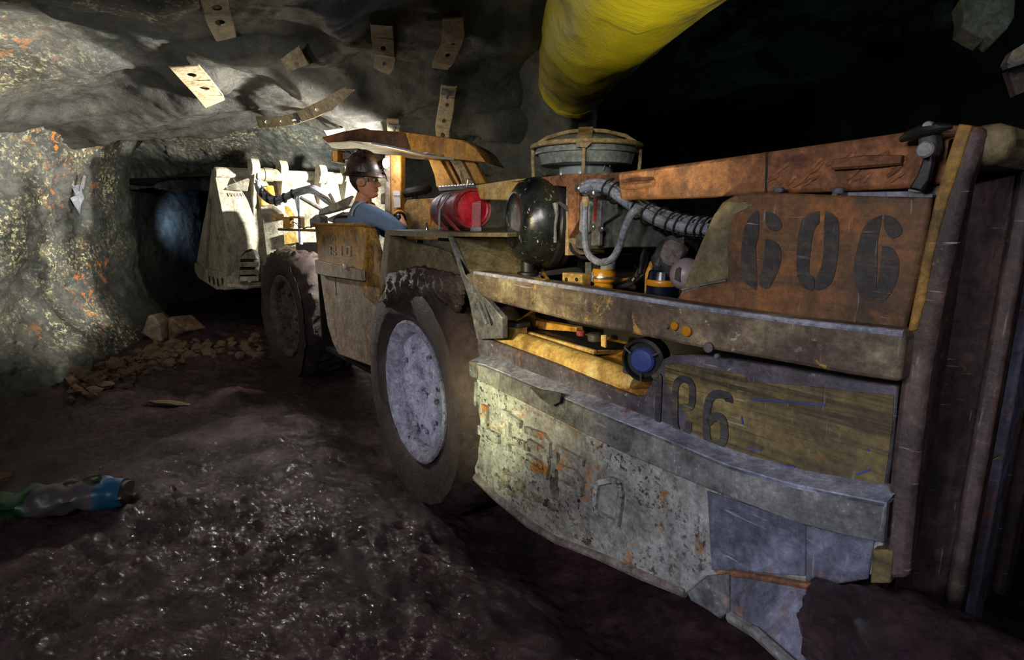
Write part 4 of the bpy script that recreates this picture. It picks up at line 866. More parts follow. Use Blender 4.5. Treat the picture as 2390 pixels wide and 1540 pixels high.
# ---- wheels
def wheel(name, c, ax, Rr, wd, rimr, tm, rm, seed, lug=.02):
    ax = V(ax).normalized(); root = part(name, c)
    def tn(r, h, a, i):
        n = mnoise.noise(V((math.cos(a) * 2.2 + seed, math.sin(a) * 2.2, h * 6))); f = mnoise.noise(V((math.cos(a) * 11 + seed, math.sin(a) * 11, h * 22)))
        k = 0.2 + 0.8 * float(sstep(Rr * .84, Rr * .985, r))
        return r + k * (lug * .7 * n + lug * .9 * f), h
    prof = [(rimr * .98, -.05), (rimr, -.02), (rimr * 1.04, .0), (rimr * 1.14, .012), (rimr * 1.26, .026), (rimr * 1.40, .034), (rimr * 1.55, .030), (Rr * .885, .014), (Rr * .93, -.006), (Rr * .965, -.03), (Rr * .985, -.05), (Rr, -.08)]
    prof += [(Rr, -.08 - (wd - .16) * i / 8) for i in range(1, 9)] + [(Rr * .98, -wd + .05), (Rr * .93, -wd + .01), (Rr * .8, -wd), (rimr, -wd + .03)]
    obj('tire', MB().lathe(prof, c, ax, 160, tn, False), tm, root, ang=50)
    rp_ = [(rimr, -.03), (rimr * 1.015, .004), (rimr * .985, .012), (rimr * .95, .008), (rimr * .90, -.004), (rimr * .86, -.012), (rimr * .835, -.03), (rimr * .83, -.08)]
    obj('rim_ring', MB().lathe(rp_, c, ax, 64, lambda r, h, a, i: (r + .006 * mnoise.noise(V((math.cos(a) * 9, math.sin(a) * 9, seed))), h + .006 * mnoise.noise(V((math.cos(a) * 7 + 3, math.sin(a) * 7, seed)))), False), rm, root, ang=50)
    def hn(r, h, a, i): return r, h + .034 * mnoise.noise(V((math.cos(a) * r * 11 + seed, math.sin(a) * r * 11, seed))) + .016 * mnoise.noise(V((math.cos(a) * r * 50, math.sin(a) * r * 50, seed)))
    obj('hub_plate', MB().lathe([(rimr * .86, -.10)] + [(rimr * .84 * k / 10, -.095 + .062 * (1 - abs(k / 10 - .55) * 1.4)) for k in range(10, 0, -1)] + [(.004, -.03)], c, ax, 72, hn), rm, root, ang=60)
    u = ax.cross(UP).normalized(); w_ = u.cross(ax)
    for k in range(10):
        a = 2 * math.pi * k / 10; d_ = u * math.cos(a) + w_ * math.sin(a)
        obj('lug_nut', MB().lathe([(.016, 0), (.016, .016), (.012, .022)], c + d_ * rimr * .58 - ax * .040, ax, 6), rm, root, ang=20)
    return root
phi = math.radians(33); axr = V((-math.cos(phi), -math.sin(phi), 0))
hubc = S(965, 914, -.02)
wheel('rear_wheel', hubc, axr, .690, .42, .392, M['tiremud'], M['rim'], 3.0, .022)
phf = math.radians(40); axf = V((-math.cos(phf), -math.sin(phf), 0))
hubf = D(664, 738, 5.45)
wheel('front_wheel', hubf, axf, .655, .50, .395, M['tiremud'], M['rimdark'], 9.0, .045)
wheel('far_side_wheel', hubc + IV * 1.55 + UP * .0, -axr, .69, .44, .372, M['tiremud'], M['rimdark'], 5.0)
# mud caked on the fender over the tyre
mm = MB(); vs = []; nu_, nv_ = 90, 36
for i in range(nu_):
    for j in range(nv_):
        u, v = i / (nu_ - 1), j / (nv_ - 1); x = 898 + 182 * u
        y = 640 - 16 * math.sin(math.pi * min(1, u * 1.1)) + 5 * mnoise.noise(V((u * 14, 3, 0))) + 82 * v * (1 + .15 * mnoise.noise(V((u * 9, 7, 0))))
        p = S(x, y, -.02 - .05 * math.sin(math.pi * v) ** .7); n = mnoise.noise(p * 14) * .012 + mnoise.noise(V((p.x * 30 + p.z * 30, p.y * 30, p.z * 14))) * .014 + mnoise.noise(p * 90) * .004; vs.append(p + OUT * n)
mm.add(vs, [(i * nv_ + j, i * nv_ + j + 1, (i + 1) * nv_ + j + 1, (i + 1) * nv_ + j) for i in range(nu_ - 1) for j in range(nv_ - 1)])
o = obj('caked_mud', mm, M['tiremud'], fen, ang=80); sm_ = o.modifiers.new('thick', 'SOLIDIFY'); sm_.thickness = .03

TOFF = 0.0
# ---- operator's cab between the wheels
cab = part('operator_cab', S(800, 700))
plate('lower_cab_panel', [(742, 610), (830, 640), (885, 648), (890, 700), (878, 850), (868, 856), (790, 828), (776, 800), (764, 760), (752, 680)], -.04, .05, 'cab', cab, .010)['label'] = 'pale mud-washed lower panel'
plate('upper_cab_panel', [(734, 524), (846, 526), (852, 545), (850, 620), (842, 652), (738, 636), (735, 612), (742, 608)], -.07, .06, 'cabyellow', cab, .010)['label'] = 'stained yellow upper panel'
plate('panel_flange', [(734, 606), (842, 630), (844, 656), (760, 644), (736, 638)], -.085, .03, 'cab', cab, .005)
hg = S(858, 559, -.05); wsd = (S(867, 559, -.05) - S(849, 559, -.05)).length / 2
obj('grab_plate', MB().plate_hole(SL([(844, 526), (864, 527), (876, 560), (890, 650), (884, 720), (848, 690)], -.05), hg, RV * .030, UP * .068, IV * .03, 28), M['cabyellow'], cab, .004)['label'] = 'yellow plate with an oval hand hole'
obj('cab_lip', MB().tube([S(734, 523, -.07), S(846, 525, -.07), S(866, 528, -.06)], .010, 8), M['cabyellow'], cab)
obj('cab_floor', MB().prism([W(-2.2, .0, .45), W(-1.0, .0, .45), W(-1.0, .95, .45), W(-2.2, .95, .45)], -UP * .03), M['dark'], cab)
obj('cab_back', MB().prism([W(-2.25, .0, .45), W(-2.25, .95, .45), W(-2.25, .95, 1.05), W(-2.25, .0, 1.05)], -RV * .02), M['dark'], cab)
seatc = D(806, 514, 4.2)
obj('seat_back', MB().prism([D(x, y, 4.22) for x, y in [(774, 528), (774, 510), (782, 503), (826, 502), (836, 508), (839, 528), (839, 620), (774, 620)]], V((.02, .12, 0))), M['black'], cab, .02)
obj('seat_cushion', MB().box(D(850, 650, 4.42), V((.20, .0, 0)), V((.0, .16, 0)), UP * .05), M['black'], cab, .02)
# raised weathered characters on the panel
kb = 500 / 1925
for pts in [[(1275, 1120), (1275, 1210)], [(1275, 1125), (1320, 1135), (1320, 1165), (1280, 1170), (1325, 1205)], [(1375, 1130), (1375, 1215)], [(1420, 1135), (1455, 1140), (1455, 1215), (1420, 1215), (1420, 1135)], [(1290, 1075), (1305, 1035), (1320, 1080)]]:
    obj('painted_mark', MB().ribbon([S(440 + x * kb, 280 + y * kb, -.0715) for x, y in pts], .016, OUT, .003), M['steel'], cab)
disc('bolt', S(806, 622, -.085), OUT, .02, .012, 'white', cab)
# lamp box on its bar
lb = part('marker_lamp', D(690, 520, 4.55))
obj('mount_bar', MB().tube([D(650, 535, 4.55), D(735, 538, 4.35)], .010, 8), M['cabyellow'], lb)
yb = 4.5
obj('box_back', MB().prism([D(x, y, yb) for x, y in [(660, 506), (676, 506), (676, 533), (660, 532)]], V((.01, .07, 0))), M['canopy_y'], lb, .004)
obj('box_top', MB().prism([D(x, y, yb) for x, y in [(676, 505), (700, 505), (700, 510), (676, 510)]], V((.01, .07, 0))), M['canopy_y'], lb, .003)
obj('box_side', MB().prism([D(x, y, yb) for x, y in [(696, 508), (701, 508), (701, 533), (696, 533)]], V((.01, .07, 0))), M['canopy'], lb, .003)
for k in range(3): obj('wire', MB().tube([D(678 + 3 * k, 528, yb + .03), D(683 + 4 * k, 517 + 2 * k, yb), D(692 + 3 * k, 522, yb - .02), D(698 + 3 * k, 531, yb)], .003, 6), M['seam' if k else 'black'], lb)
obj('mount_hook', MB().tube([D(728, 530, 4.4), D(716, 530, 4.4), D(706, 535, 4.45)], .005, 6), M['dkgrey'], lb)
# ---- canopy over the operator
can = part('cab_roof', D(940, 330, 4.0))
yc = lambda x: 4.15 - .30 * (x - 755) / 382
f_top = [(753, 320), (800, 307), (850, 299), (858, 303), (900, 305), (945, 308), (1020, 318), (1090, 328), (1112, 344), (1137, 377)]
f_bot = [(753, 324), (765, 333), (815, 328), (868, 333), (910, 341), (960, 352), (1010, 364), (1060, 371), (1105, 376), (1136, 379)]
T3 = [D(x, y, yc(x)) for x, y in f_top]; B3 = [D(x, y, yc(x)) for x, y in f_bot]
inn = V((.12, .03, 0))
def flange(a, b, name, mat):
    mb = MB(); t_, q_ = T3[a:b], B3[a:b]; mb.prism(t_ + q_[::-1], V((.01, .03, 0))); return obj(name, mb, M[mat], can, .004)
flange(0, 6, 'roof_side', 'canopy')['label'] = 'dark smeared front half of the roof edge'
flange(5, 10, 'roof_side', 'canopy_y')['label'] = 'yellow rear half of the roof edge'
far_px = [(758, 330), (775, 345), (830, 352), (868, 357), (905, 361), (960, 370), (1010, 375), (1060, 377), (1105, 379), (1136, 380)]
Fz = []
for i, (x, y) in enumerate(far_px):
    z_ = B3[i].z + .03; p = Z(x, y, z_); 
    if p.y > B3[i].y + .95 or p.y < B3[i].y: p = D(x, y, B3[i].y + .9); p.z = max(p.z, B3[i].z)
    Fz.append(p)
mb = MB(); n_ = len(B3); vs = B3 + Fz + [p + UP * .03 for p in B3] + [p + UP * .03 for p in Fz]
mb.add(vs, [(i, i + 1, n_ + i + 1, n_ + i) for i in range(n_ - 1)] + [(2 * n_ + i, 3 * n_ + i, 3 * n_ + i + 1, 2 * n_ + i + 1) for i in range(n_ - 1)])
obj('roof_underside', mb, M['canopy_y'], can, ang=50)
mb = MB(); vs = T3 + [p + V((.10, .85, .03)) for p in T3] ; n_ = len(T3)
mb.add(vs, [(i, n_ + i, n_ + i + 1, i + 1) for i in range(n_ - 1)]); o = obj('roof_top', mb, M['canopy'], can, ang=50); o.modifiers.new('thick', 'SOLIDIFY').thickness = .01
e = MB(); e.tube([p + UP * -.003 + V((0, -.006, 0)) for p in B3[3:8]], .007, 6); obj('lamplit_edge', e, M['seam'], can)['label'] = 'pale lower edge with lamp glint in its colour'  # pale colour stands in for the cap lamp's glint along the edge
e = MB(); e.tube([D(990, 357, 3.93), D(1000, 356, 3.9), D(1030, 362, 3.9), D(1034, 364, 3.92)], .006, 6); obj('grab_rod', e, M['tan'], can)
po = MB(); po.prism([D(x, y, 4.25) for x, y in [(899, 360), (936, 362), (936, 420), (936, 545), (916, 545), (908, 520), (898, 470)]], V((.02, .07, 0))); obj('roof_post', po, M['canopy_y'], can, .006)
po = MB(); po.prism([D(x, y, 4.22) for x, y in [(898, 362), (910, 362), (912, 545), (898, 545)]], V((.0, .05, 0))); obj('post_flange', po, M['cab'], can, .004)
lbp = MB(); lbp.prism([D(x, y, 4.19) for x, y in [(917, 448), (920, 445), (931, 446), (934, 450), (935, 484), (919, 485)]], V((0, .015, 0))); lo = obj('warning_label', lbp, M['white'], can, .001); lo['label'] = 'white sticker with a line of black print'
for k in range(5):
    obj('print_mark', MB().ribbon([D(919 + 3 * k, 456 + (k % 2), 4.186), D(921 + 3 * k, 458 - (k % 2), 4.186)], .006, V((0, -1, 0)), .001), M['black'], lo)
for pts, y_ in [([(1000, 372), (1028, 374), (1064, 438), (1036, 440), (1018, 436), (1014, 410)], 4.3), ([(1026, 374), (1046, 376), (1076, 436), (1060, 440)], 4.36)]:
    obj('inclined_brace', MB().prism([D(x, y, y_) for x, y in pts], V((.02, .05, 0))), M['canopy_y'], can, .004)
for pts, y_, m in [([(1048, 370), (1076, 374), (1104, 428), (1082, 432)], 3.95, 'tan'), ([(1074, 374), (1108, 378), (1134, 428), (1104, 430)], 4.0, 'yellow')]:
    obj('inclined_brace', MB().prism([D(x, y, y_) for x, y in pts], V((.02, .05, 0))), M[m], can, .004)
obj('brace_rod', MB().tube([D(1072, 398, 3.93), D(1081, 434, 3.9)], .006, 6), M['tan'], can)
obj('grab_loop', MB().tube([D(1090, 436, 3.8), D(1092, 420, 3.8), D(1096, 418, 3.8), D(1106, 424, 3.8), D(1110, 434, 3.8)], .005, 6), M['chrome'], can)
obj('serrated_plate', MB().prism([D(x, y, 3.85) for x, y in [(1021, 436), (1080, 433), (1112, 430), (1112, 440), (1024, 446)]], V((.05, .12, 0))), M['steel'], can, .003)
for k in range(12): obj('tooth', MB().prism([D(1023 + 7 * k, 436 - .5 * k, 3.845), D(1027 + 7 * k, 433 - .5 * k, 3.845), D(1030 + 7 * k, 436 - .5 * k, 3.845)], V((0, .02, 0))), M['chrome'], can)
dlp = part('driving_lamp', D(790, 364, 4.2))
obj('lamp_case', MB().prism([D(x, y, 4.2) for x, y in [(774, 350), (788, 350), (788, 378), (776, 378)]], V((.02, .12, 0))), M['canopy_y'], dlp, .004)
obj('lamp_bracket', MB().prism([D(x, y, 4.28) for x, y in [(788, 348), (836, 346), (836, 354), (812, 372), (790, 374)]], V((.02, .08, 0))), M['black'], dlp, .004)
obj('wiring_clip', MB().tube([D(790, 352, 4.24), D(806, 351, 4.2), D(808, 356, 4.2)], .006, 6), M['chrome'], dlp)
obj('wiring_clip', MB().tube([D(822, 354, 4.24), D(830, 353, 4.2)], .006, 6), M['chrome'], dlp)
obj('lamp_glass', MB().prism([D(x, y, 4.2) + V((-.008, .03, 0)) for x, y in [(774, 352), (774, 376), (773, 376), (773, 352)]], V((.0, .06, 0))), M['clear'], dlp)
# dark cab interior, control lever, wheel
sw = part('steering_wheel', D(965, 452, 4.4))
cw = D(966, 452, 4.4); obj('wheel_rim', MB().tube([cw + V((math.cos(a) * .11, math.sin(a) * .11, .02 * math.cos(a) + .015)) for a in np.linspace(0, 2 * math.pi, 28, False)], .030, 10, closed=True), M['dark'], sw)
for k in range(3): obj('wheel_spoke', MB().tube([cw, cw + V((math.cos(k * 2.1) * .1, math.sin(k * 2.1) * .1, 0))], .01, 6), M['dark'], sw)
obj('wheel_column', MB().tube([cw, cw + V((.03, .05, -.4))], .025, 8), M['dark'], sw)
con = part('control_console', D(950, 520, 4.1))
obj('console_panel', MB().prism([D(x, y, 4.3) for x, y in [(936, 490), (950, 466), (1010, 462), (1040, 470), (1050, 560), (936, 560)]], V((.05, .3, 0))), M['cabyellow'], con, .006)
obj('control_lever', MB().tube([D(926, 545, 4.02), D(930, 508, 4.0)], .009, 8), M['black'], con)
obj('lever_knob', MB().lathe([(.006, -.02), (.018, -.01), (.018, .012), (.006, .022)], D(930, 506, 4.0), UP, 14), M['black'], con)
# ---- air cleaner canister
ac = part('air_cleaner', S(1240, 520, .1))
axc = (OUT * .93 - RV * .32 + UP * .02).normalized()
cc = S(1262, 517, .05)
r0 = .178
obj('canister_body', MB().lathe([(.16, -.42), (.168, -.40), (.168, -.10), (.172, -.095)], cc, axc, 40), M['cleaner'], ac)
obj('clamp_band', MB().lathe([(.176, -.10), (.186, -.09), (.190, -.07), (.184, -.055), (.192, -.045), (.190, -.02), (.182, -.012)], cc, axc, 48), M['black'], ac)
obj('canister_dome', MB().lathe([(.182, -.02), (.180, .03), (.172, .065), (.155, .095), (.128, .115), (.112, .12), (.100, .112), (.05, .108), (.004, .108)], cc, axc, 48), M['cleaner'], ac)
ua = axc.cross(UP).normalized()
obj('dust_valve', MB().lathe([(.030, .0), (.030, -.04), (.046, -.045), (.047, -.082), (.036, -.085), (.036, -.078), (.0, -.078)], cc + axc * .055 - UP * .165, UP, 24), M['black'], ac)
for a in (-.2, 2.9, 1.3):
    d_ = ua * math.cos(a) + UP * math.sin(a)
    obj('over_centre_latch', MB().tube([cc + d_ * .192 - axc * .0 + UP * .03, cc + d_ * .20 - axc * .04, cc + d_ * .197 - axc * .075 - UP * .03, cc + d_ * .186 - axc * .11 - UP * .05], [.008, .009, .007, .005], 8), M['dkgrey'], ac)
lt_ = cc - axc * .10
obj('latch_plate', MB().tube([S(1296, 474, -.02), S(1300, 500, -.02), S(1296, 530, -.02), S(1296, 566, -.02)], [.012, .007, .006, .007], 8), M['steel'], ac)
obj('canister_saddle', MB().prism([S(1180, 600, .2), S(1310, 600, .2), S(1310, 625, .2), S(1200, 640, .2)], IV * .1), M['dkgrey'], ac, .004)
obj('wall_bracket', MB().prism([S(1322, 436, .02), S(1326, 436, .02), S(1326, 596, .02), S(1318, 596, .02)], IV * .2), M['tan'], ac, .002)
# ---- pre-cleaner bowl with its wire cage
pcz = part('pre_cleaner', D(1367, 400, 2.95))
cp = D(1367, 386, 2.95); sc = 2.98 / FPX
H = lambda y: (386 - y) * sc
obj('cleaner_neck', MB().lathe([(60 * sc, H(412)), (60 * sc, H(388)), (56 * sc, H(380))], cp, UP, 36), M['clear'], pcz)
obj('cleaner_bowl', MB().lathe([(96 * sc, H(388)), (100 * sc, H(386)), (106 * sc, H(364)), (104 * sc, H(360))], cp, UP, 56), M['greenplastic'], pcz)
obj('cleaner_cover', MB().lathe([(113 * sc, H(364)), (114 * sc, H(360)), (108 * sc, H(345)), (96 * sc, H(338)), (60 * sc, H(326)), (20 * sc, H(320)), (.003, H(319))], cp, UP, 56), M['greenplastic'], pcz)
ring = [cp + V((math.cos(a) * 119 * sc, math.sin(a) * 119 * sc, H(347))) for a in np.linspace(0, 2 * math.pi, 48, False)]
obj('cage_ring', MB().tube(ring, .0115, 8, closed=True), M['tan'], pcz)
for a in (3.05, 4.55, 6.15):
    d_ = V((math.cos(a), math.sin(a), 0)); foot = 118 * sc
    obj('cage_upright', MB().tube([cp + d_ * foot + UP * H(348), cp + d_ * foot + UP * H(380), cp + d_ * foot * .98 + UP * H(420)], .009, 8), M['tan'], pcz)
for a in (3.05, 6.1, 1.5):
    d_ = V((math.cos(a), math.sin(a), 0))
    obj('cage_bar', MB().tube([cp + d_ * 119 * sc + UP * H(347), cp + d_ * 85 * sc + UP * H(325), cp + d_ * 40 * sc + UP * H(314), cp + UP * H(311)], .010, 8), M['tan'], pcz)
da = V((math.cos(4.55), math.sin(4.55), 0)); db = V((-da.y, da.x, 0))
obj('cage_strap', MB().prism([cp + da * 122 * sc - db * 16 * sc + UP * H(352), cp + da * 122 * sc + db * 16 * sc + UP * H(352), cp + da * 40 * sc + db * 16 * sc + UP * H(313), cp + da * 40 * sc - db * 16 * sc + UP * H(313)], UP * .008), M['tan'], pcz, .003)
obj('cage_tab', MB().prism([cp + da * 123 * sc - db * 16 * sc + UP * H(352), cp + da * 123 * sc + db * 16 * sc + UP * H(352), cp + da * 123 * sc + db * 6 * sc + UP * H(362), cp + da * 123 * sc - db * 14 * sc + UP * H(360)], da * .008), M['tan'], pcz, .002)
obj('mount_foot', MB().box(cp + V((-118 * sc, 0, 0)) + UP * H(418), V((.02, 0, 0)), V((0, .02, 0)), UP * .012), M['tan'], pcz, .003)
obj('wing_wire', MB().tube([cp + V((30 * sc, -62 * sc, H(400))), cp + V((34 * sc, -64 * sc, H(386))), cp + V((42 * sc, -64 * sc, H(384))), cp + V((44 * sc, -62 * sc, H(394)))], .003, 6), M['clear'], pcz)
# ---- hose bundle under the beam
hb = part('hose_bundle', S(1500, 480, .0))
hp = [(1362, 434), (1385, 427), (1420, 432), (1450, 452), (1490, 478), (1540, 503), (1600, 520), (1660, 524)]
for dx, dy, t, r in [(0, 0, .02, .016), (-2, 11, -.005, .017), (2, 19, .03, .015), (4, -7, .04, .015)]:
    q = smooth_path([(x + dx, y + dy * (.7 + .3 * i / 7)) for i, (x, y) in enumerate(hp)], 4)
    obj('hose', MB().tube([S(x, y, t) for x, y in q], r, 10), M['hose'], hb)
for x, y, a in [(1424, 442, .3), (1440, 450, .4), (1492, 486, .5), (1516, 500, .4), (1544, 511, .35), (1572, 521, .3), (1592, 526, .2), (1620, 530, .1), (1640, 531, .1), (1655, 532, .05)]:
    c1 = S(x, y, .015); e = [c1 + UP * math.cos(b) * .036 + IV * math.sin(b) * .04 + RV * math.cos(b) * .012 for b in np.linspace(0, 2 * math.pi, 16, False)]
    obj('cable_tie', MB().tube(e, .0035, 6, closed=True), M['black'], hb)
for i, (x, y) in enumerate([(1356, 440), (1372, 446), (1390, 450)]): obj('hose_fitting', MB().lathe([(.010, -.02), (.016, -.018), (.016, .0), (.012, .004), (.012, .02)], S(x, y, .0), RV, 8), M['chrome'], hb)
q = smooth_path([(1366, 472), (1365, 520), (1366, 560), (1374, 594), (1400, 612), (1428, 604), (1444, 578), (1460, 530), (1474, 498), (1490, 486)], 4)
obj('loop_hose', MB().tube([S(x, y, -.045) for x, y in q], .0125, 10), M['hose'], hb)
obj('hose_fitting', MB().lathe([(.013, 0), (.015, .02), (.011, .035)], S(1366, 482, -.045), UP, 10), M['tan'], hb)
# ---- electrical box and heat shield behind the hoses
eb = part('valve_box', S(1400, 500, .06))
plate('box_face', [(1348, 446), (1400, 440), (1440, 452), (1440, 500), (1396, 528), (1394, 582), (1326, 580), (1326, 510), (1350, 480)], .06, .12, 'dkgrey', eb, .006)
plate('box_channel', [(1384, 452), (1404, 452), (1398, 574), (1378, 574)], .045, .02, 'steel', eb, .004)
plate('channel_slot', [(1387, 458), (1394, 458), (1391, 516), (1384, 516)], .043, .004, 'reddust', eb, 0)
plate('grey_guide', [(1352, 470), (1364, 466), (1376, 470), (1374, 540), (1362, 546), (1350, 540)], .03, .03, 'greenplastic', eb, .006)
for x, y, m in [(1338, 534, 'reddust'), (1405, 534, 'chrome'), (1385, 530, 'chrome')]: disc('bolt', S(x, y, .045), OUT, .012, .012, m, eb)
plate('heat_shield', [(1394, 520), (1430, 480), (1470, 494), (1560, 560), (1572, 576), (1400, 578)], .09, .02, 'dkgrey', eb, .005)
plate('shield_flange', [(1430, 460), (1448, 470), (1436, 490), (1400, 524), (1396, 512)], .08, .012, 'dkgrey', eb, .004)
obj('cable', MB().tube([S(1326, 560, .03), S(1335, 585, .03), S(1355, 600, .02), S(1372, 602, .02)], .006, 6), M['black'], eb)
# ---- pieces of the engine that show behind the rail
en = part('engine', S(1450, 640, .2))
plate('drilled_block', [(1312, 636), (1358, 640), (1358, 672), (1312, 668)], .02, .05, 'yellow2', en, .003)
for x in (1322, 1346): disc('block_hole', S(x, 652, .019), OUT, .008, .002, 'dark', en)
obj('block_post', MB().prism([S(1366, 612, .10), S(1380, 612, .10), S(1380, 680, .10), S(1366, 676, .10)], IV * .04), M['dkgrey'], en)
fc = S(1408, 680, .06)
yf = part('yellow_filter', fc)
obj('filter_can', MB().lathe([(.036, -.01), (.038, .02), (.034, .028), (.036, .034)], fc, UP, 24), M['amber'], yf)
obj('filter_head', MB().lathe([(.040, .034), (.046, .040), (.047, .070), (.042, .080), (.040, .086)], fc, UP, 24), M['amber'], yf)
obj('filter_clamp', MB().lathe([(.0485, .050), (.0495, .055), (.0485, .060)], fc, UP, 24), M['chrome'], yf)
obj('filter_neck', MB().lathe([(.028, .086), (.028, .12), (.022, .125)], fc + RV * .02, UP, 18), M['clear'], yf)
obj('clamp_bolt', MB().tube([fc + OUT * .05 - RV * .01 + UP * .04, fc + OUT * .05 - RV * .01 + UP * .075], .005, 6), M['chrome'], yf)
fb = S(1545, 700, .10); bf = part('blue_filter', fb)
obj('filter_can', MB().lathe([(.05, -.04), (.055, .0), (.055, .06)], fb, UP, 24), M['bluef'], bf)
obj('amber_band', MB().lathe([(.056, .052), (.058, .055), (.058, .07), (.056, .073)], fb, UP, 24), M['amber'], bf)
obj('filter_top', MB().lathe([(.054, .07), (.048, .10), (.03, .108), (.002, .11)], fb, UP, 24), M['bluef'], bf)
tbn = MB(); tc_ = S(1585, 600, .12)
tbn.lathe([(.03, -.09), (.06, -.07), (.075, -.03), (.08, .02), (.06, .05), (.03, .06)], tc_, (RV + UP * .3).normalized(), 20, lambda r, h, a, i: (r * (1 + .25 * mnoise.noise(V((math.cos(a) * 2, math.sin(a) * 2, h * 20)))), h))
obj('turbocharger', tbn, M['dkgrey'], en)
obj('turbo_wrap', MB().lathe([(.02, -.04), (.034, -.02), (.036, .02), (.02, .04)], S(1572, 588, .02), (RV * .4 + UP * .9).normalized(), 14, lambda r, h, a, i: (r * (1 + .3 * mnoise.noise(V((math.cos(a) * 3, math.sin(a) * 3, h * 60)))), h)), M['mudgrey'], en)
obj('turbo_pipe', MB().tube([S(1534, 620, .05), S(1548, 590, .06), S(1560, 570, .08), S(1600, 556, .1)], .014, 10), M['dkgrey'], en)
bc = S(1602, 640, .03); bl = MB(); bl.lathe([(.052 * math.sin(a), -.052 * math.cos(a)) for a in np.linspace(.02, math.pi - .02, 16)], bc, UP, 24); obj('breather_ball', bl, M['ball'], en)
obj('ball_clip', MB().prism([bc + OUT * .056 + RV * x + UP * z for x, z in ((.0, -.012), (.018, -.018), (.016, .028), (.004, .02))], OUT * .004), M['chrome'], en)
for k in range(4): obj('engine_hose', MB().tube([S(1430 + 14 * k, 670 - 6 * k, .12 + .03 * k), S(1470 + 8 * k, 664 - 10 * k, .14), S(1500, 640 - 14 * k, .16), S(1510, 600 - 10 * k, .18)], .010, 8), M['black'], en)
obj('yellow_pipe', MB().tube([S(1510, 690, .16), S(1512, 640, .16), S(1522, 612, .18)], .010, 8), M['yellow'], en)
obj('engine_plate', MB().prism([S(1445, 650, .14), S(1465, 648, .14), S(1465, 670, .14), S(1445, 672, .14)], IV * .02), M['amber'], en)
obj('engine_rail', MB().prism([S(1330, 690, -.02), S(1600, 724, -.02), S(1520, 690, .2), S(1330, 672, .2)], UP * -.02), M['steel'], en)
obj('pan_edge', MB().tube([S(1182, 632, .05), S(1240, 650, .03), S(1290, 664, .01)], .012, 8), M['bluesteel'], en)
obj('amber_link', MB().tube([S(1252, 600, .12), S(1270, 640, .10), S(1288, 668, .08)], .009, 8), M['yellow'], en)
# ---- fire suppression cylinder, strapped to the fender top
ext_c = S(1102, 487, .10); exa = (RV * .80 - IV * .60).normalized(); exa = (exa * .96 + V((.28, 0, 0))).normalized()
back = D(1024, 494, ext_c.y + .47); exa = (ext_c - back).normalized()
ext = empty('fire_cylinder', ext_c - exa * .2 - UP * .11); R_ = 46.5 * (ext_c.y * CP) / FPX * 1.0
obj('cylinder_body', MB().lathe([(.03, -.50), (R_ * .6, -.46), (R_ * .93, -.40), (R_, -.34), (R_, -.01), (R_ * .985, -.008)], ext_c, exa, 48), M['reddust'], ext)
obj('cylinder_rim', MB().lathe([(R_ * 1.0, -.02), (R_ * 1.02, -.01), (R_ * 1.02, .012), (R_ * .97, .02), (R_ * .87, .016), (R_ * .85, .0)], ext_c, exa, 48, None, False), M['reddust'], ext)
obj('cylinder_end', MB().lathe([(R_ * .88, -.006), (R_ * .86, .004), (R_ * .78, .0), (R_ * .4, .008), (.004, .012)], ext_c, exa, 48), M['red'], ext)['label'] = 'bright red domed end'
uu_ = exa.cross(UP).normalized(); vv_ = uu_.cross(exa)
if vv_.z < 0: vv_ = -vv_
sr = D(1103, 470, ext_c.y); 
obj('end_strap', MB().prism([D(x, y, ext_c.y - .03) for x, y in [(1101, 471), (1123, 468), (1122, 534), (1100, 534)]], V((.002, .008, 0))), M['reddust'], ext, .002)
obj('strap_lip', MB().prism([D(x, y, ext_c.y - .034) for x, y in [(1098, 530), (1124, 530), (1124, 540), (1098, 540)]], V((.002, .05, 0))), M['steel'], ext, .002)  # steel lip below the end strap
for h, wd, m in [(-.27, .05, 'bluesteel'), (-.17, .018, 'dkgrey')]:
    obj('retaining_band', MB().lathe([(R_ * 1.0, h - wd), (R_ * 1.03, h - wd), (R_ * 1.03, h + wd * .4), (R_ * 1.0, h + wd * .4)], ext_c, exa, 40), M[m], ext)
for h in (-.30, -.14):
    b0 = ext_c + exa * h - uu_ * R_ * (1 if uu_.dot(EYE - ext_c) < 0 else -1) * 1.0
    sgn = 1 if uu_.dot(V((-1, -.3, 0))) > 0 else -1; side = uu_ * sgn
    obj('cradle_leg', MB().prism([ext_c + exa * (h - .01) + side * R_ * 1.05 - UP * .02, ext_c + exa * (h + .04) + side * R_ * 1.05 - UP * .02, ext_c + exa * (h + .17) + side * R_ * .75 - UP * R_ * 1.08, ext_c + exa * (h + .12) + side * R_ * .75 - UP * R_ * 1.08], side * .008), M['reddust'], ext, .002)
obj('tie_rod', MB().tube([ext_c + exa * -.20 + side * R_ * 1.08 - UP * R_ * 1.0, ext_c + exa * -.18 + side * R_ * 1.1, ext_c + exa * -.13 + side * R_ * .7 + UP * R_ * .75], .006, 8), M['clear'], ext)
obj('valve_body', MB().lathe([(.03, -.58), (.034, -.56), (.034, -.52), (.02, -.49)], ext_c, exa, 16), M['chrome'], ext)
obj('valve_tube', MB().tube([ext_c + exa * -.55 + UP * .02, ext_c + exa * -.57 + UP * .06, ext_c + exa * -.52 + side * .06 - UP * .08], .008, 8), M['amber'], ext)
tag(ext, 'red fire suppression cylinder strapped on top of the rear fender', 'cylinder')
zt_ = S(1000, 541, .10).z
gz = S(996, 537, .06); gn = part('grease_nipple', gz)
obj('nipple', MB().lathe([(.011, -.01), (.011, .015), (.007, .022), (.009, .032), (.004, .04)], gz, UP, 12), M['chrome'], gn)
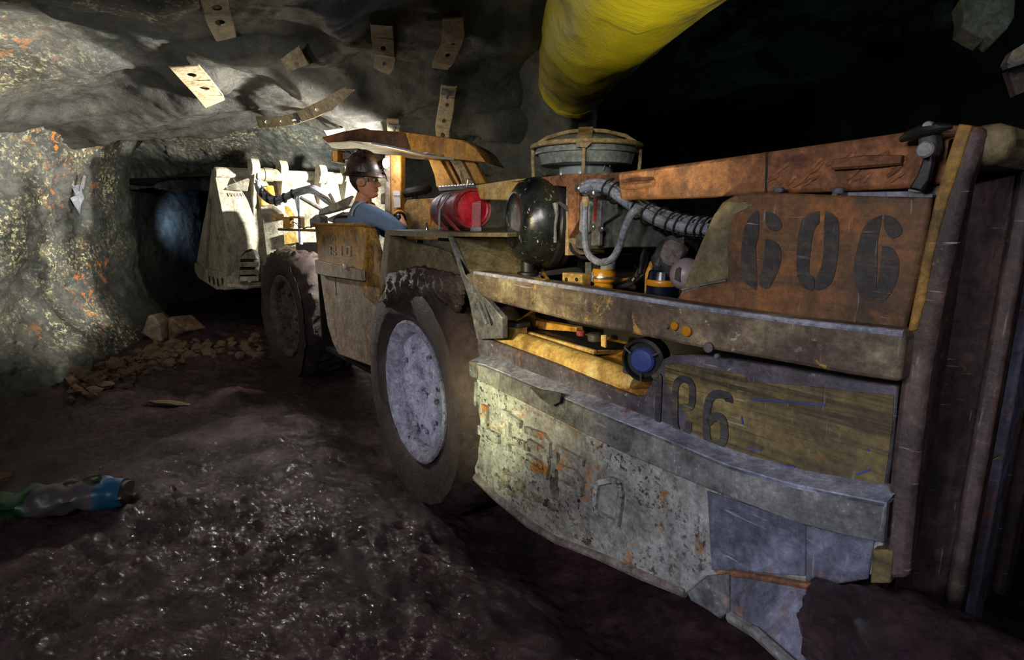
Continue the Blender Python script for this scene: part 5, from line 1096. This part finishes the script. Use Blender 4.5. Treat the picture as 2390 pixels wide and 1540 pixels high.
sf = MB(); sf.prism([W(-.75, .25, zt_ - .06), W(.10, .25, zt_ - .06), W(.10, .55, zt_ - .06), W(-.75, .55, zt_ - .06)], UP * .05); obj('fender_shelf', sf, M['dark'], fen)

# ---- bucket, raised ahead of the front wheel
A0 = D(532, 560, 6.0); phb = math.radians(40)
dB = V((math.cos(phb), math.sin(phb), 0)); fB = V((-math.sin(phb), math.cos(phb), 0))
BP = lambda x, y, o=0.0: PL(x, y, A0 + fB * o, fB)        # on the bucket's back, o metres further ahead
BS = lambda x, y, o=0.0: PL(x, y, A0 + dB * o, dB)        # on the bucket's near end, o metres inward
bk = part('bucket', A0)
bkc = [(500, 395), (506, 430), (514, 470), (524, 520), (531, 560), (533, 600), (530, 640), (522, 671)]
def shell(px, bow): return [BP(x, y, -bow * math.sin(math.pi * i / (len(px) - 1))) for i, (x, y) in enumerate(px)]
c1_ = shell(bkc, .12)
mb = MB(); n_ = len(c1_); wB = 2.0; vs = c1_ + [p + dB * wB for p in c1_] + [p + fB * .05 for p in c1_] + [p + dB * wB + fB * .05 for p in c1_]
fs = []
for i in range(n_ - 1): fs += [(i, i + 1, n_ + i + 1, n_ + i), (2 * n_ + i, 3 * n_ + i, 3 * n_ + i + 1, 2 * n_ + i + 1), (i, 2 * n_ + i, 2 * n_ + i + 1, i + 1)]
mb.add(vs, fs); obj('bucket_back', mb, M['dusty'], bk, ang=50)
side_px = [(494, 396), (500, 394), (506, 430), (514, 470), (524, 520), (531, 560), (533, 600), (530, 640), (524, 662), (466, 640), (462, 618), (468, 560), (480, 490), (488, 440)]
obj('side_plate', MB().prism([BS(x, y, -.01) for x, y in side_px], dB * .05), M['dusty'], bk, .006)
obj('side_wing', MB().prism([BS(x, y, -.04) for x, y in [(487, 462), (484, 520), (480, 600), (478, 626), (458, 612), (462, 590), (474, 520)]], dB * .03), M['dusty'], bk, .004)
lipm = MB()
lpx = [(454, 614), (478, 626), (528, 640), (530, 656), (521, 676), (505, 676), (462, 648), (454, 632)]
obj('cutting_lip', MB().prism([BS(x, y, -.05) for x, y in lpx], dB * .04), M['dusty'], bk, .006)
for (x, y) in [(489, 651), (499, 655), (509, 659), (520, 657)]:
    c0 = BS(x, y, -.052); obj('lip_hole', MB().lathe([(.034, 0), (.038, .004), (.034, .006)], c0, -dB, 12, lambda r, h, a, i: (r * (.75 + .45 * abs(math.sin(a))), h)), M['dark'], bk)
obj('bottom_edge', MB().tube([BP(522, 671, -.03), BP(522, 671, -.03) + dB * 2.0], .03, 8), M['dusty'], bk)
obj('mud_rim', MB().tube([BP(x + random.uniform(-2, 2), y + random.uniform(-2, 2), -.06) for x, y in [(530, 668), (545, 668), (560, 669), (575, 668), (590, 668), (604, 664)]], [.02, .03, .02, .03, .02, .03], 7), M['dusty'], bk)
obj('top_tube', MB().tube([BP(502, 402, -.02), BP(502, 402, -.02) + dB * 2.0], .055, 14), M['dusty'], bk)
obj('corner_gusset', MB().prism([BP(525, 435, -.04), BP(578, 415, -.20), BP(583, 418, -.22), BP(578, 446, -.16), BP(528, 443, -.10)], fB * .03), M['dusty'], bk, .004)
for k in range(5): obj('weld_mark', MB().tube([BP(536 + 7.5 * k, 451, -.10), BP(539 + 7.5 * k, 458, -.105)], .006, 6), M['strapd'], bk)
def bracket(pts, th=.04, nm='hinge_plate'): obj(nm, MB().prism([BS(x, y, 0) for x, y in pts], dB * th), M['dusty'], bk, .006)
for (x0, y0, ln_) in [(575, 392, 100), (640, 396, 92), (730, 405, 78), (788, 408, 72)]:
    p0 = BP(x0, y0, -.02); q = [(-.28, .0), (-.26, .06), (-.20, .09), (-.12, .06), (.02, -.05), (.02, -.62), (-.06, -.62), (-.14, -.30)]
    obj('hinge_plate', MB().prism([p0 + fB * a + UP * b for a, b in q], dB * .035), M['dusty'], bk, .006)
    pc_ = p0 - fB * .20 + UP * .0; obj('hinge_eye', MB().lathe([(.05, -.02), (.085, -.02), (.085, .055), (.05, .055)], pc_, dB, 18), M['dusty'], bk)
for x0, x1, y0 in [(597, 655, 406), (742, 795, 414)]:
    a, b = BP(x0, y0, -.22), BP(x1, y0 + 3, -.22)
    obj('hinge_pin', MB().tube([a, a.lerp(b, .3), a.lerp(b, .32), a.lerp(b, .66), a.lerp(b, .68), b], [.062, .062, .07, .07, .062, .062], 16), M['dusty'], bk)
obj('yellow_cylinder', MB().tube([BP(612, 440, -.12), BP(620, 486, -.18)], .055, 12), M['yellow2'], bk)
obj('yellow_cylinder', MB().tube([BP(628, 436, -.14), BP(636, 482, -.20)], .045, 12), M['yellow'], bk)
obj('wear_pad', MB().prism([BP(641, 520, -.16), BP(652, 517, -.16), BP(658, 548, -.16), BP(655, 552, -.16), BP(645, 548, -.16)], -fB * .05), M['steel'], bk, .004)
# arched opening with ribs near the bottom
arch = [(560, 612), (563, 598), (572, 586), (586, 580), (598, 584), (605, 596), (606, 615), (603, 640), (599, 656), (558, 654)]
obj('opening_shadow', MB().prism([BP(x, y, -.125) for x, y in arch], -fB * .01), M['dark'], bk)  # dark sheet painted in for the shade inside the opening
obj('opening_fill', MB().prism([BP(x, y, -.14) for x, y in [(563, 600), (572, 590), (588, 586), (600, 600), (602, 604), (562, 604)]], -fB * .02), M['dusty'], bk, .003)
for y0 in (612, 630, 645): obj('opening_bar', MB().prism([BP(560, y0, -.15), BP(602, y0 - 1, -.15), BP(601, y0 + 10, -.15), BP(559, y0 + 11, -.15)], -fB * .04), M['dusty'], bk, .004)
# ---- boom and its plumbing between bucket and cab
bm_ = part('boom', D(690, 500, 5.6))
obj('boom_cheek', MB().prism([D(x, y, 5.75) for x, y in [(607, 480), (640, 478), (668, 500), (700, 560), (700, 640), (640, 660), (622, 600), (612, 520)]], V((.04, .10, 0))), M['dusty'], bm_, .008)
obj('boom_yellow', MB().prism([D(x, y, 5.73) for x, y in [(632, 498), (660, 500), (662, 512), (640, 514)]], V((.01, .02, 0))), M['yellow2'], bm_)
obj('boom_yellow', MB().prism([D(x, y, 5.70) for x, y in [(664, 480), (676, 484), (690, 505), (676, 508), (666, 498)]], V((.01, .02, 0))), M['yellow2'], bm_)
obj('boom_yellow', MB().prism([D(x, y, 5.72) for x, y in [(662, 545), (690, 540), (696, 566), (664, 570)]], V((.01, .02, 0))), M['yellow2'], bm_)
obj('boom_plate', MB().prism([D(x, y, 5.9) for x, y in [(700, 470), (800, 500), (860, 480), (860, 620), (700, 620)]], V((.05, .12, 0))), M['dusty'], bm_, .006)
obj('link_plate', MB().prism([D(x, y, 5.6) for x, y in [(684, 455), (692, 452), (702, 505), (697, 508)]], V((.02, .05, 0))), M['steel'], bm_, .004)
obj('riser_pipe', MB().tube([D(699, 450, 5.45), D(700, 500, 5.45), D(702, 570, 5.45)], .020, 10), M['hose'], bm_)
obj('boom_arm', MB().prism([D(x, y, 4.9) for x, y in [(744, 492), (752, 486), (820, 456), (826, 458), (812, 482), (780, 492), (742, 502)]], V((.03, .12, 0))), M['dusty'], bm_, .006)
obj('boom_arm', MB().prism([D(x, y, 5.3) for x, y in [(888, 452), (960, 438), (960, 462), (888, 476)]], V((.03, .12, 0))), M['dusty'], bm_, .006)
obj('boom_link', MB().prism([D(x, y, 5.2) for x, y in [(756, 512), (800, 494), (812, 500), (800, 512), (776, 520)]], V((.03, .12, 0))), M['dusty'], bm_, .005)
obj('boom_foot', MB().prism([D(x, y, 5.1) for x, y in [(722, 512), (738, 500), (748, 506), (748, 528), (724, 530)]], V((.03, .12, 0))), M['steel'], bm_, .005)
for i, pts in enumerate([[(702, 460), (720, 470), (744, 484), (758, 494)], [(748, 454), (764, 462), (776, 474), (790, 478)], [(770, 452), (776, 462), (782, 474)]]):
    obj('boom_rod', MB().tube([D(x, y, 5.3 - .05 * i) for x, y in pts], .022, 8), M['dusty'], bm_)
for k, (dx, dy) in enumerate([(0, 0), (2, 5), (-3, 7), (4, -4)]):
    q = smooth_path([(600 + dx, 420 + dy), (606 + dx, 440 + dy), (622 + dx, 458 + dy), (640 + dx, 466 + dy), (662 + dx, 460 + dy), (684 + dx, 450 + dy), (706 + dx, 444 + dy), (724 + dx, 440 + dy), (742 + dx, 446 + dy), (762 + dx, 462 + dy), (784 + dx, 476 + dy)], 3)
    obj('boom_hose', MB().tube([D(x, y, 5.35 + .02 * k) for x, y in q], .018, 8), M['hose'], bm_)
for i, (x, y) in enumerate([(612, 446), (626, 460), (644, 467), (664, 460), (684, 451)]): obj('hose_clip', MB().lathe([(.045, -.008), (.048, 0), (.045, .008)], D(x, y + 2, 5.37), V((1, 0, -.2 + .1 * i)), 12), M['black'], bm_)
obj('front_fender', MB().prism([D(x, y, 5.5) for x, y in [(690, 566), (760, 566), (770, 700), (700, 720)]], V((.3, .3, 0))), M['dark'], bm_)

# ================================================================== VENTILATION DUCT
vd = empty('vent_duct', (.8, 3.4, 2.6))
dpx = [((1180, -700), (2300, -700), 1.5), ((1240, -250), (1800, -250), 2.2), ((1275, 0), (1588, 0), 2.95), ((1264, 70), (1510, 80), 3.5), ((1258, 140), (1452, 140), 4.1), ((1262, 180), (1420, 178), 4.6), ((1270, 202), (1404, 196), 4.95), ((1282, 224), (1394, 216), 5.2), ((1294, 238), (1384, 232), 5.35)]
rings = []
for (a, b, y) in dpx:
    pa, pb = D(*a, y), D(*b, y); rings.append(((pa + pb) / 2, (pb - pa).length / 2))
for k_r, f_r in ((1, 1.0), (0, 3.2)): rings[k_r] = (rings[2][0] + (rings[2][0] - rings[3][0]) * f_r, rings[2][1] * (1 + .04 * f_r))
def interp(u):
    i = min(int(u), len(rings) - 2); f = u - i; f2 = f
    return rings[i][0].lerp(rings[i + 1][0], f2), rings[i][1] * (1 - f2) + rings[i + 1][1] * f2
def sleeve(u0, u1, n, name, mat, k=1.0):
    vs = []; nk = 40
    for i in range(n):
        u = u0 + (u1 - u0) * i / (n - 1); c, r = interp(u); r *= k
        t = (interp(min(u + .1, len(rings) - 1.001))[0] - interp(max(u - .1, 0))[0]).normalized(); x = V((1, 0, 0)); x = (x - t * x.dot(t)).normalized(); z = x.cross(t)
        for j in range(nk):
            a = 2 * math.pi * j / nk; nn = mnoise.noise(V((u * 1.4, math.cos(a) * 1.5, math.sin(a) * 1.5))); nf = mnoise.noise(V((u * 3 + a * 1.2, math.cos(a) * 3.5 + u, math.sin(a) * 3.5)))
            rr = r * (1 + .06 * nn + .055 * nf); vs.append(c + x * math.cos(a) * rr + z * math.sin(a) * rr)
    fs = [(i * nk + j, i * nk + (j + 1) % nk, (i + 1) * nk + (j + 1) % nk, (i + 1) * nk + j) for i in range(n - 1) for j in range(nk)]
    return obj(name, MB().add(vs, fs), mat, vd, ang=80)
sleeve(0, 8, 80, 'duct_sleeve', M['duct'])
def ringat(u, k=1.02, r_=.014, lo=0, hi=2 * math.pi):
    c, r = interp(u); t = (interp(min(u + .1, 7.99))[0] - interp(max(u - .1, 0))[0]).normalized(); x = (V((1, 0, 0)) - t * t.x).normalized(); z = x.cross(t)
    return [c + x * math.cos(a) * r * k + z * math.sin(a) * r * k + t * .05 * math.sin(a) for a in np.linspace(lo, hi, 40, False)]
obj('seam_ring', MB().tube(ringat(5.3), .020, 8, closed=True), M['duct'], vd)['label'] = 'folded bright yellow seam'
obj('seam_ring', MB().tube(ringat(7.9), .022, 8, closed=True), M['duct'], vd)['label'] = 'bright yellow hem at the far end'
e0 = D(1345, 262, 5.55); obj('grey_liner', MB().tube([D(1338, 230, 5.45), e0, D(1345, 290, 5.7), D(1345, 325, 5.85)], [.2, .2, .19, .19], 24), M['ductgrey'], vd)
tag(vd, 'wrinkled yellow ventilation duct hanging from the roof', 'duct')

# ================================================================== OPERATOR
F_ = V((.965, -.05, 0)).normalized(); Rt = F_.cross(UP)          # he faces right across the cab; his right side is towards the camera
yo = 4.12
def skin_mesh(joints, edges, sub=2):
    bm = bmesh.new(); sk = bm.verts.layers.skin.verify(); vs = []
    for i, (p, r) in enumerate(joints):
        v = bm.verts.new(p); v[sk].radius = (r, r) if not isinstance(r, tuple) else r; v[sk].use_root = (i == 0); vs.append(v)
    for a, b in edges: bm.edges.new((vs[a], vs[b]))
    me = bpy.data.meshes.new('tmp'); bm.to_mesh(me); bm.free()
    o = bpy.data.objects.new('tmp', me); COL.objects.link(o)
    m = o.modifiers.new('s', 'SKIN'); m.use_smooth_shade = True
    m2 = o.modifiers.new('b', 'SUBSURF'); m2.levels = sub; m2.render_levels = sub
    dg = bpy.context.evaluated_depsgraph_get(); dg.update(); ev = o.evaluated_get(dg); m3 = ev.to_mesh()
    v = [tuple(x.co) for x in m3.vertices]; f = [tuple(p.vertices) for p in m3.polygons]; ev.to_mesh_clear()
    bpy.data.objects.remove(o); bpy.data.meshes.remove(me); return v, f
hd = D(853, 420, yo); neck = D(846, 470, yo + .02); chest = D(848, 520, yo + .06); hip = D(840, 640, yo + .14)
shR = D(858, 492, yo - .10); elR = D(941, 541, yo - .16); haR = D(931, 504, yo + .10)
shL = D(850, 484, yo + .24); elL = D(905, 545, yo + .34); haL = D(950, 520, yo + .30)
kneeR = hip + F_ * .42 + Rt * .10 + UP * .05; kneeL = hip + F_ * .42 - Rt * .12 + UP * .05
footR = kneeR - UP * .42 + F_ * .02; footL = kneeL - UP * .42 + F_ * .02
J = [(hip, .13), (hip.lerp(chest, .5), .115), (chest, .108), (neck - UP * .03, .066), (neck + UP * .03 + F_ * .01, .056), (hd - UP * .05, .056),
     (shR, .07), (shR.lerp(elR, .5), .055), (elR, .047), (elR.lerp(haR, .6), .038), (haR, .030),
     (shL, .07), (shL.lerp(elL, .5), .055), (elL, .047), (haL, .032),
     (hip + Rt * .09, .10), (kneeR, .068), (kneeR - UP * .2, .055), (footR, .042), (footR + F_ * .15 - UP * .03, .035),
     (hip - Rt * .09, .10), (kneeL, .068), (kneeL - UP * .2, .055), (footL, .042), (footL + F_ * .15 - UP * .03, .035)]
E = [(0, 1), (1, 2), (2, 3), (3, 4), (4, 5), (2, 6), (6, 7), (7, 8), (8, 9), (9, 10), (2, 11), (11, 12), (12, 13), (13, 14), (0, 15), (15, 16), (16, 17), (17, 18), (18, 19), (0, 20), (20, 21), (21, 22), (22, 23), (23, 24)]
bv, bf_ = skin_mesh(J, E)
person = empty('person', hip - UP * .2)
body = MB(); body.add(bv, bf_)
# head: stacked rings shaped by a profile
fr = [(0, .050), (.05, .078), (.10, .084), (.15, .078), (.185, .080), (.21, .0875), (.235, .083), (.255, .088), (.28, .081), (.32, .084), (.40, .086), (.47, .080), (.53, .084), (.58, .090), (.66, .090), (.76, .080), (.86, .060), (.94, .034), (1, .0)]
bk_ = [(0, .01), (.1, -.035), (.2, -.055), (.3, -.082), (.45, -.100), (.6, -.106), (.75, -.098), (.88, -.070), (.96, -.036), (1, 0)]
wd_ = [(0, .022), (.05, .036), (.12, .050), (.25, .061), (.4, .070), (.55, .075), (.7, .075), (.82, .064), (.92, .042), (.97, .024), (1, 0)]
itp = lambda T, v: float(np.interp(v, [t[0] for t in T], [t[1] for t in T]))
HH = .248; nh, na = 60, 56; hv = []; hb0 = hd - UP * .125
for i in range(nh + 1):
    v = i / nh; a_, b_, w__ = itp(fr, v), itp(bk_, v), itp(wd_, v); m_, h_ = (a_ + b_) / 2, (a_ - b_) / 2
    for k in range(na):
        an = 2 * math.pi * k / na; ca, sa = math.cos(an), math.sin(an); dA = an if an < math.pi else an - 2 * math.pi
        x = m_ + h_ * (abs(ca) ** .85) * (1 if ca > 0 else -1); y = w__ * (abs(sa) ** .9) * (1 if sa > 0 else -1)
        nose = .027 * math.exp(-(dA / .15) ** 2) * (np.interp(v, [.30, .335, .36, .50, .55], [0, 1, 1, .18, 0]))
        ala = .008 * math.exp(-((abs(dA) - .22) / .1) ** 2) * math.exp(-((v - .335) / .025) ** 2)
        eye = -.012 * math.exp(-((abs(dA) - .42) / .17) ** 2) * math.exp(-((v - .50) / .05) ** 2)
        lip_ = .004 * math.exp(-(dA / .3) ** 2) * (math.exp(-((v - .21) / .012) ** 2) + math.exp(-((v - .25) / .012) ** 2))
        hv.append(hb0 + F_ * (x + nose + ala + eye + lip_) - Rt * y * (-1) + UP * v * HH)
hf = [(i * na + k, i * na + (k + 1) % na, (i + 1) * na + (k + 1) % na, (i + 1) * na + k) for i in range(nh) for k in range(na)] + [tuple(range(na))]
body.add(hv, hf)
# ears
for sgn in (1, -1):
    ec = hb0 + F_ * -.012 + Rt * .073 * sgn + UP * HH * .43
    body.lathe([(.004, .012), (.018, .014), (.026, .008), (.030, -.002), (.022, -.008)], ec, (Rt * sgn * .95 - F_ * .3).normalized(), 16, lambda r, h, a, i: (r * (1 + .25 * abs(math.cos(a))), h))
ob = obj('body', body, M['skin'], person, ang=80)
for sgn in (1, -1):
    ec = hb0 + F_ * .070 + Rt * .032 * sgn + UP * HH * .5
    e_ = obj('eye', MB().lathe([(.0115 * math.sin(t), -.0115 * math.cos(t)) for t in np.linspace(.02, 3.12, 10)], ec, F_, 12), M['white'], person)
    obj('iris', MB().lathe([(.0055, 0), (.005, .001), (.0005, .0015)], ec + F_ * .0112 , F_, 10), M['hair'], e_)
    bw = [hb0 + F_ * (.086 - .0 * i) + Rt * sgn * (.012 + .011 * i) + UP * HH * (.57 + .012 * math.sin(i)) - F_ * .0035 * i * i * .6 for i in range(5)]
    obj('eyebrow', MB().tube(bw, [.002, .0035, .0035, .003, .002], 6), M['hair'], person)
# hair: the back and sides of the head below the helmet
hvv = []; rows_ = [(.16, 2.35), (.24, 2.15), (.34, 1.95), (.44, 1.75), (.52, 1.5), (.60, 1.25), (.68, 1.1)]; nk = 32
for v, amin in rows_:
    a_, b_, w__ = itp(fr, v), itp(bk_, v), itp(wd_, v); m_, h_ = (a_ + b_) / 2, (a_ - b_) / 2
    for k in range(nk):
        an = amin + (2 * math.pi - 2 * amin) * k / (nk - 1); ca, sa = math.cos(an), math.sin(an); g = 1.075
        hvv.append(hb0 + F_ * (m_ + h_ * g * (abs(ca) ** .85) * (1 if ca > 0 else -1)) + Rt * w__ * g * (abs(sa) ** .9) * (1 if sa > 0 else -1) + UP * v * HH)
obj('hair', MB().add(hvv, [(i * nk + k, i * nk + k + 1, (i + 1) * nk + k + 1, (i + 1) * nk + k) for i in range(len(rows_) - 1) for k in range(nk - 1)]), M['hair'], person, ang=80)
# hard hat
hat = empty('hard_hat', hb0 + UP * HH * .8, person)
hc_ = hb0 + F_ * -.008 + UP * HH * .66; tilt = (UP + F_ * .06).normalized(); tf = (F_ - tilt * F_.dot(tilt)).normalized()
def hatring(rf, rb, rs, h, n=48, rib=0):
    o_ = []
    for k in range(n):
        a = 2 * math.pi * k / n; ca, sa = math.cos(a), math.sin(a); o_.append(hc_ + tf * ca * (rf if ca > 0 else rb) + Rt * sa * rs + tilt * (h + rib * math.exp(-(sa / .22) ** 2)))
    return o_
def stack(rs_, close_top=True):
    vs = sum(rs_, []); n = len(rs_[0]); fs = [(i * n + k, i * n + (k + 1) % n, (i + 1) * n + (k + 1) % n, (i + 1) * n + k) for i in range(len(rs_) - 1) for k in range(n)]
    if close_top: fs.append(tuple((len(rs_) - 1) * n + k for k in range(n)))
    return MB().add(vs, fs)
obj('hat_brim', stack([hatring(.118, .125, .098, -.004), hatring(.158, .150, .132, -.018), hatring(.162, .153, .136, -.016), hatring(.150, .145, .126, -.008), hatring(.120, .125, .100, .012)], False), M['hat'], hat, ang=60)
obj('hat_shell', stack([hatring(.120, .125, .100, .0), hatring(.121, .125, .101, .03), hatring(.116, .120, .098, .065), hatring(.100, .106, .086, .10, rib=.004), hatring(.074, .084, .064, .125, rib=.01), hatring(.036, .045, .034, .14, rib=.014), hatring(.006, .008, .006, .144, rib=.014)]), M['hat'], hat, ang=60)
obj('hat_rib', MB().tube([hc_ + tf * (.122 * math.cos(a)) + tilt * (.158 * math.sin(a)) for a in np.linspace(.25, 2.9, 20)], .010, 8), M['hat'], hat)
obj('hat_rib', MB().tube([hc_ + tf * (-.01 + .02 * math.cos(a)) + Rt * (.103 * math.cos(a)) + tilt * (.153 * math.sin(a)) for a in np.linspace(.12, 3.0, 20)], .005, 8), M['hair'], hat)
cl = hc_ + tf * .135 + tilt * .082
obj('lamp_bracket', MB().prism([hc_ + tf * .112 + tilt * .05 + Rt * s_ for s_ in (-.022, .022)] + [hc_ + tf * .112 + tilt * .105 + Rt * s_ for s_ in (.022, -.022)], tf * .016), M['black'], hat, .003)
obj('cap_lamp', MB().lathe([(.026, -.012), (.034, -.008), (.036, .016), (.032, .020)], cl, (tf + Rt * .35).normalized(), 24), M['black'], hat)
obj('lamp_lens', MB().lathe([(.034, .018), (.034, .024), (.016, .032), (.001, .034)], cl, (tf + Rt * .35).normalized(), 24), M['lamp'], hat)
obj('lamp_cable', MB().tube([cl + tilt * -.03, cl + tilt * -.07 + tf * .02 + Rt * .02, cl - tilt * .12 + tf * .03], .004, 6), M['black'], hat)
point('cap_lamp_glow', cl + tf * .07 + Rt * .04, 2.6, (.85, .9, 1.0), .02)
gl = empty('safety_glasses', hb0 + F_ * .08 + UP * HH * .5, person)
lensp = [hb0 + F_ * (.012 + .088 * math.cos(a)) + Rt * .082 * math.sin(a) + UP * (HH * .505) for a in np.linspace(-1.25, 1.25, 20)]
mb = MB(); n_ = len(lensp); mb.add([p + UP * .018 for p in lensp] + [p - UP * .018 for p in lensp], [(i, i + 1, n_ + i + 1, n_ + i) for i in range(n_ - 1)])
o = obj('clear_lens', mb, M['lens'], gl); o.modifiers.new('thick', 'SOLIDIFY').thickness = .0015
obj('brow_bar', MB().tube([p + UP * .019 for p in lensp], .0025, 6), M['clear'], gl)
for sgn in (1, -1): obj('temple_arm', MB().prism([hb0 + F_ * .042 + Rt * .079 * sgn + UP * (HH * .505 + .010), hb0 + F_ * .042 + Rt * .079 * sgn + UP * (HH * .505 - .016), hb0 + F_ * .012 + Rt * .080 * sgn + UP * (HH * .505 - .016), hb0 - F_ * .03 + Rt * .079 * sgn + UP * (HH * .505 + .002), hb0 - F_ * .03 + Rt * .079 * sgn + UP * (HH * .505 + .010)], Rt * .004 * sgn), M['black'], gl, .001)
obj('ear_plug', MB().lathe([(.006, -.006), (.011, .0), (.011, .006), (.004, .009)], hb0 - F_ * .004 + Rt * .088 + UP * HH * .42, Rt, 14), M['greenplastic'], person)['label'] = 'pale green ear plug'
# shirt: torso and sleeves, a little larger than the body
JS = [(hip, .142), (hip.lerp(chest, .5), .130), (chest, .136), (neck - UP * .045, .088), (neck - UP * .005, .064), (shR, .084), (shR.lerp(elR, .5), .069), (elR - UP * .004, .056), (elR.lerp(haR, .22), .048), (shL, .084), (shL.lerp(elL, .5), .069), (elL, .058), (elL.lerp(haL, .4), .047)]
ES = [(0, 1), (1, 2), (2, 3), (3, 4), (2, 5), (5, 6), (6, 7), (7, 8), (2, 9), (9, 10), (10, 11), (11, 12)]
v_, f_ = skin_mesh(JS, ES); obj('shirt', MB().add(v_, f_), M['shirt'], person, ang=80)
JT = [(hip, .140), (hip + Rt * .09, .108), (kneeR, .076), (kneeR - UP * .2, .064), (footR + UP * .03, .058), (hip - Rt * .09, .108), (kneeL, .076), (kneeL - UP * .2, .064), (footL + UP * .03, .058)]
v_, f_ = skin_mesh(JT, [(0, 1), (1, 2), (2, 3), (3, 4), (0, 5), (5, 6), (6, 7), (7, 8)]); obj('trousers', MB().add(v_, f_), M['navy'], person, ang=80)
stp = [D(x, y, yo - .2) for x, y in [(846, 470), (836, 476), (827, 486), (822, 500), (821, 512)]]
def on_shirt(px, py):
    return D(px, py, yo - .115)
obj('shoulder_strap', MB().ribbon([D(853, 468, yo - .06), D(843, 471, yo - .105), D(832, 479, yo - .13), D(824, 490, yo - .14), D(821, 503, yo - .14)], .012, V((0, -1, 0)), .004), M['seam'], person)
for sgn, fo in ((1, footR), (-1, footL)):
    v_, f_ = skin_mesh([(fo + UP * .03, .056), (fo - UP * .01, .058), (fo + F_ * .10 - UP * .03, .05), (fo + F_ * .19 - UP * .035, .042)], [(0, 1), (1, 2), (2, 3)]); obj('boot', MB().add(v_, f_), M['black'], person, ang=80)
# gloved hands closed on the levers
def glove(wrist, d, side, up):
    d, side, up = d.normalized(), side.normalized(), up.normalized(); palm = wrist + d * .045
    Jg = [(wrist - d * .02, .034), (wrist + d * .02, .034), (palm + d * .02, .038)]; Eg = [(0, 1), (1, 2)]
    v_, f_ = skin_mesh(Jg, Eg); g = obj('glove', MB().add(v_, f_), M['glove'], person, ang=80)
    for k, (o_, l_) in enumerate([(-.030, .9), (-.010, 1.0), (.011, .95), (.031, .78)]):
        b0 = palm + d * .015 + side * o_; fj = [(b0, .0115), (b0 + d * .045 * l_ + up * .008, .0115), (b0 + d * .066 * l_ - up * .022, .0105), (b0 + d * .046 * l_ - up * .044, .0095)]
        v_, f_ = skin_mesh(fj, [(0, 1), (1, 2), (2, 3)], 1); obj('glove_finger', MB().add(v_, f_), M['glove'], g, ang=80)
    b0 = palm - d * .02 - side * .032; fj = [(b0, .0125), (b0 + d * .03 - side * .018 - up * .012, .0125), (b0 + d * .056 - side * .008 - up * .03, .011)]
    v_, f_ = skin_mesh(fj, [(0, 1), (1, 2)], 1); obj('glove_thumb', MB().add(v_, f_), M['glove'], g, ang=80)
    obj('glove_cuff', MB().lathe([(.046, -.03), (.050, -.028), (.046, .02), (.038, .04)], wrist, d, 20), M['glove'], g)
    obj('wrist_band', MB().lathe([(.044, -.034), (.047, -.032), (.047, -.022), (.044, -.02)], wrist, d, 20), M['black'], g)
    return g
glove(haR, (haR - elR) + F_ * -.02, Rt * .2 - F_, V((0, -.5, .8)))
glove(haL, (haL - elL), Rt, UP)
tag(person, 'person in dark hard hat with lit cap lamp and blue-grey shirt, seated in the cab', 'person')
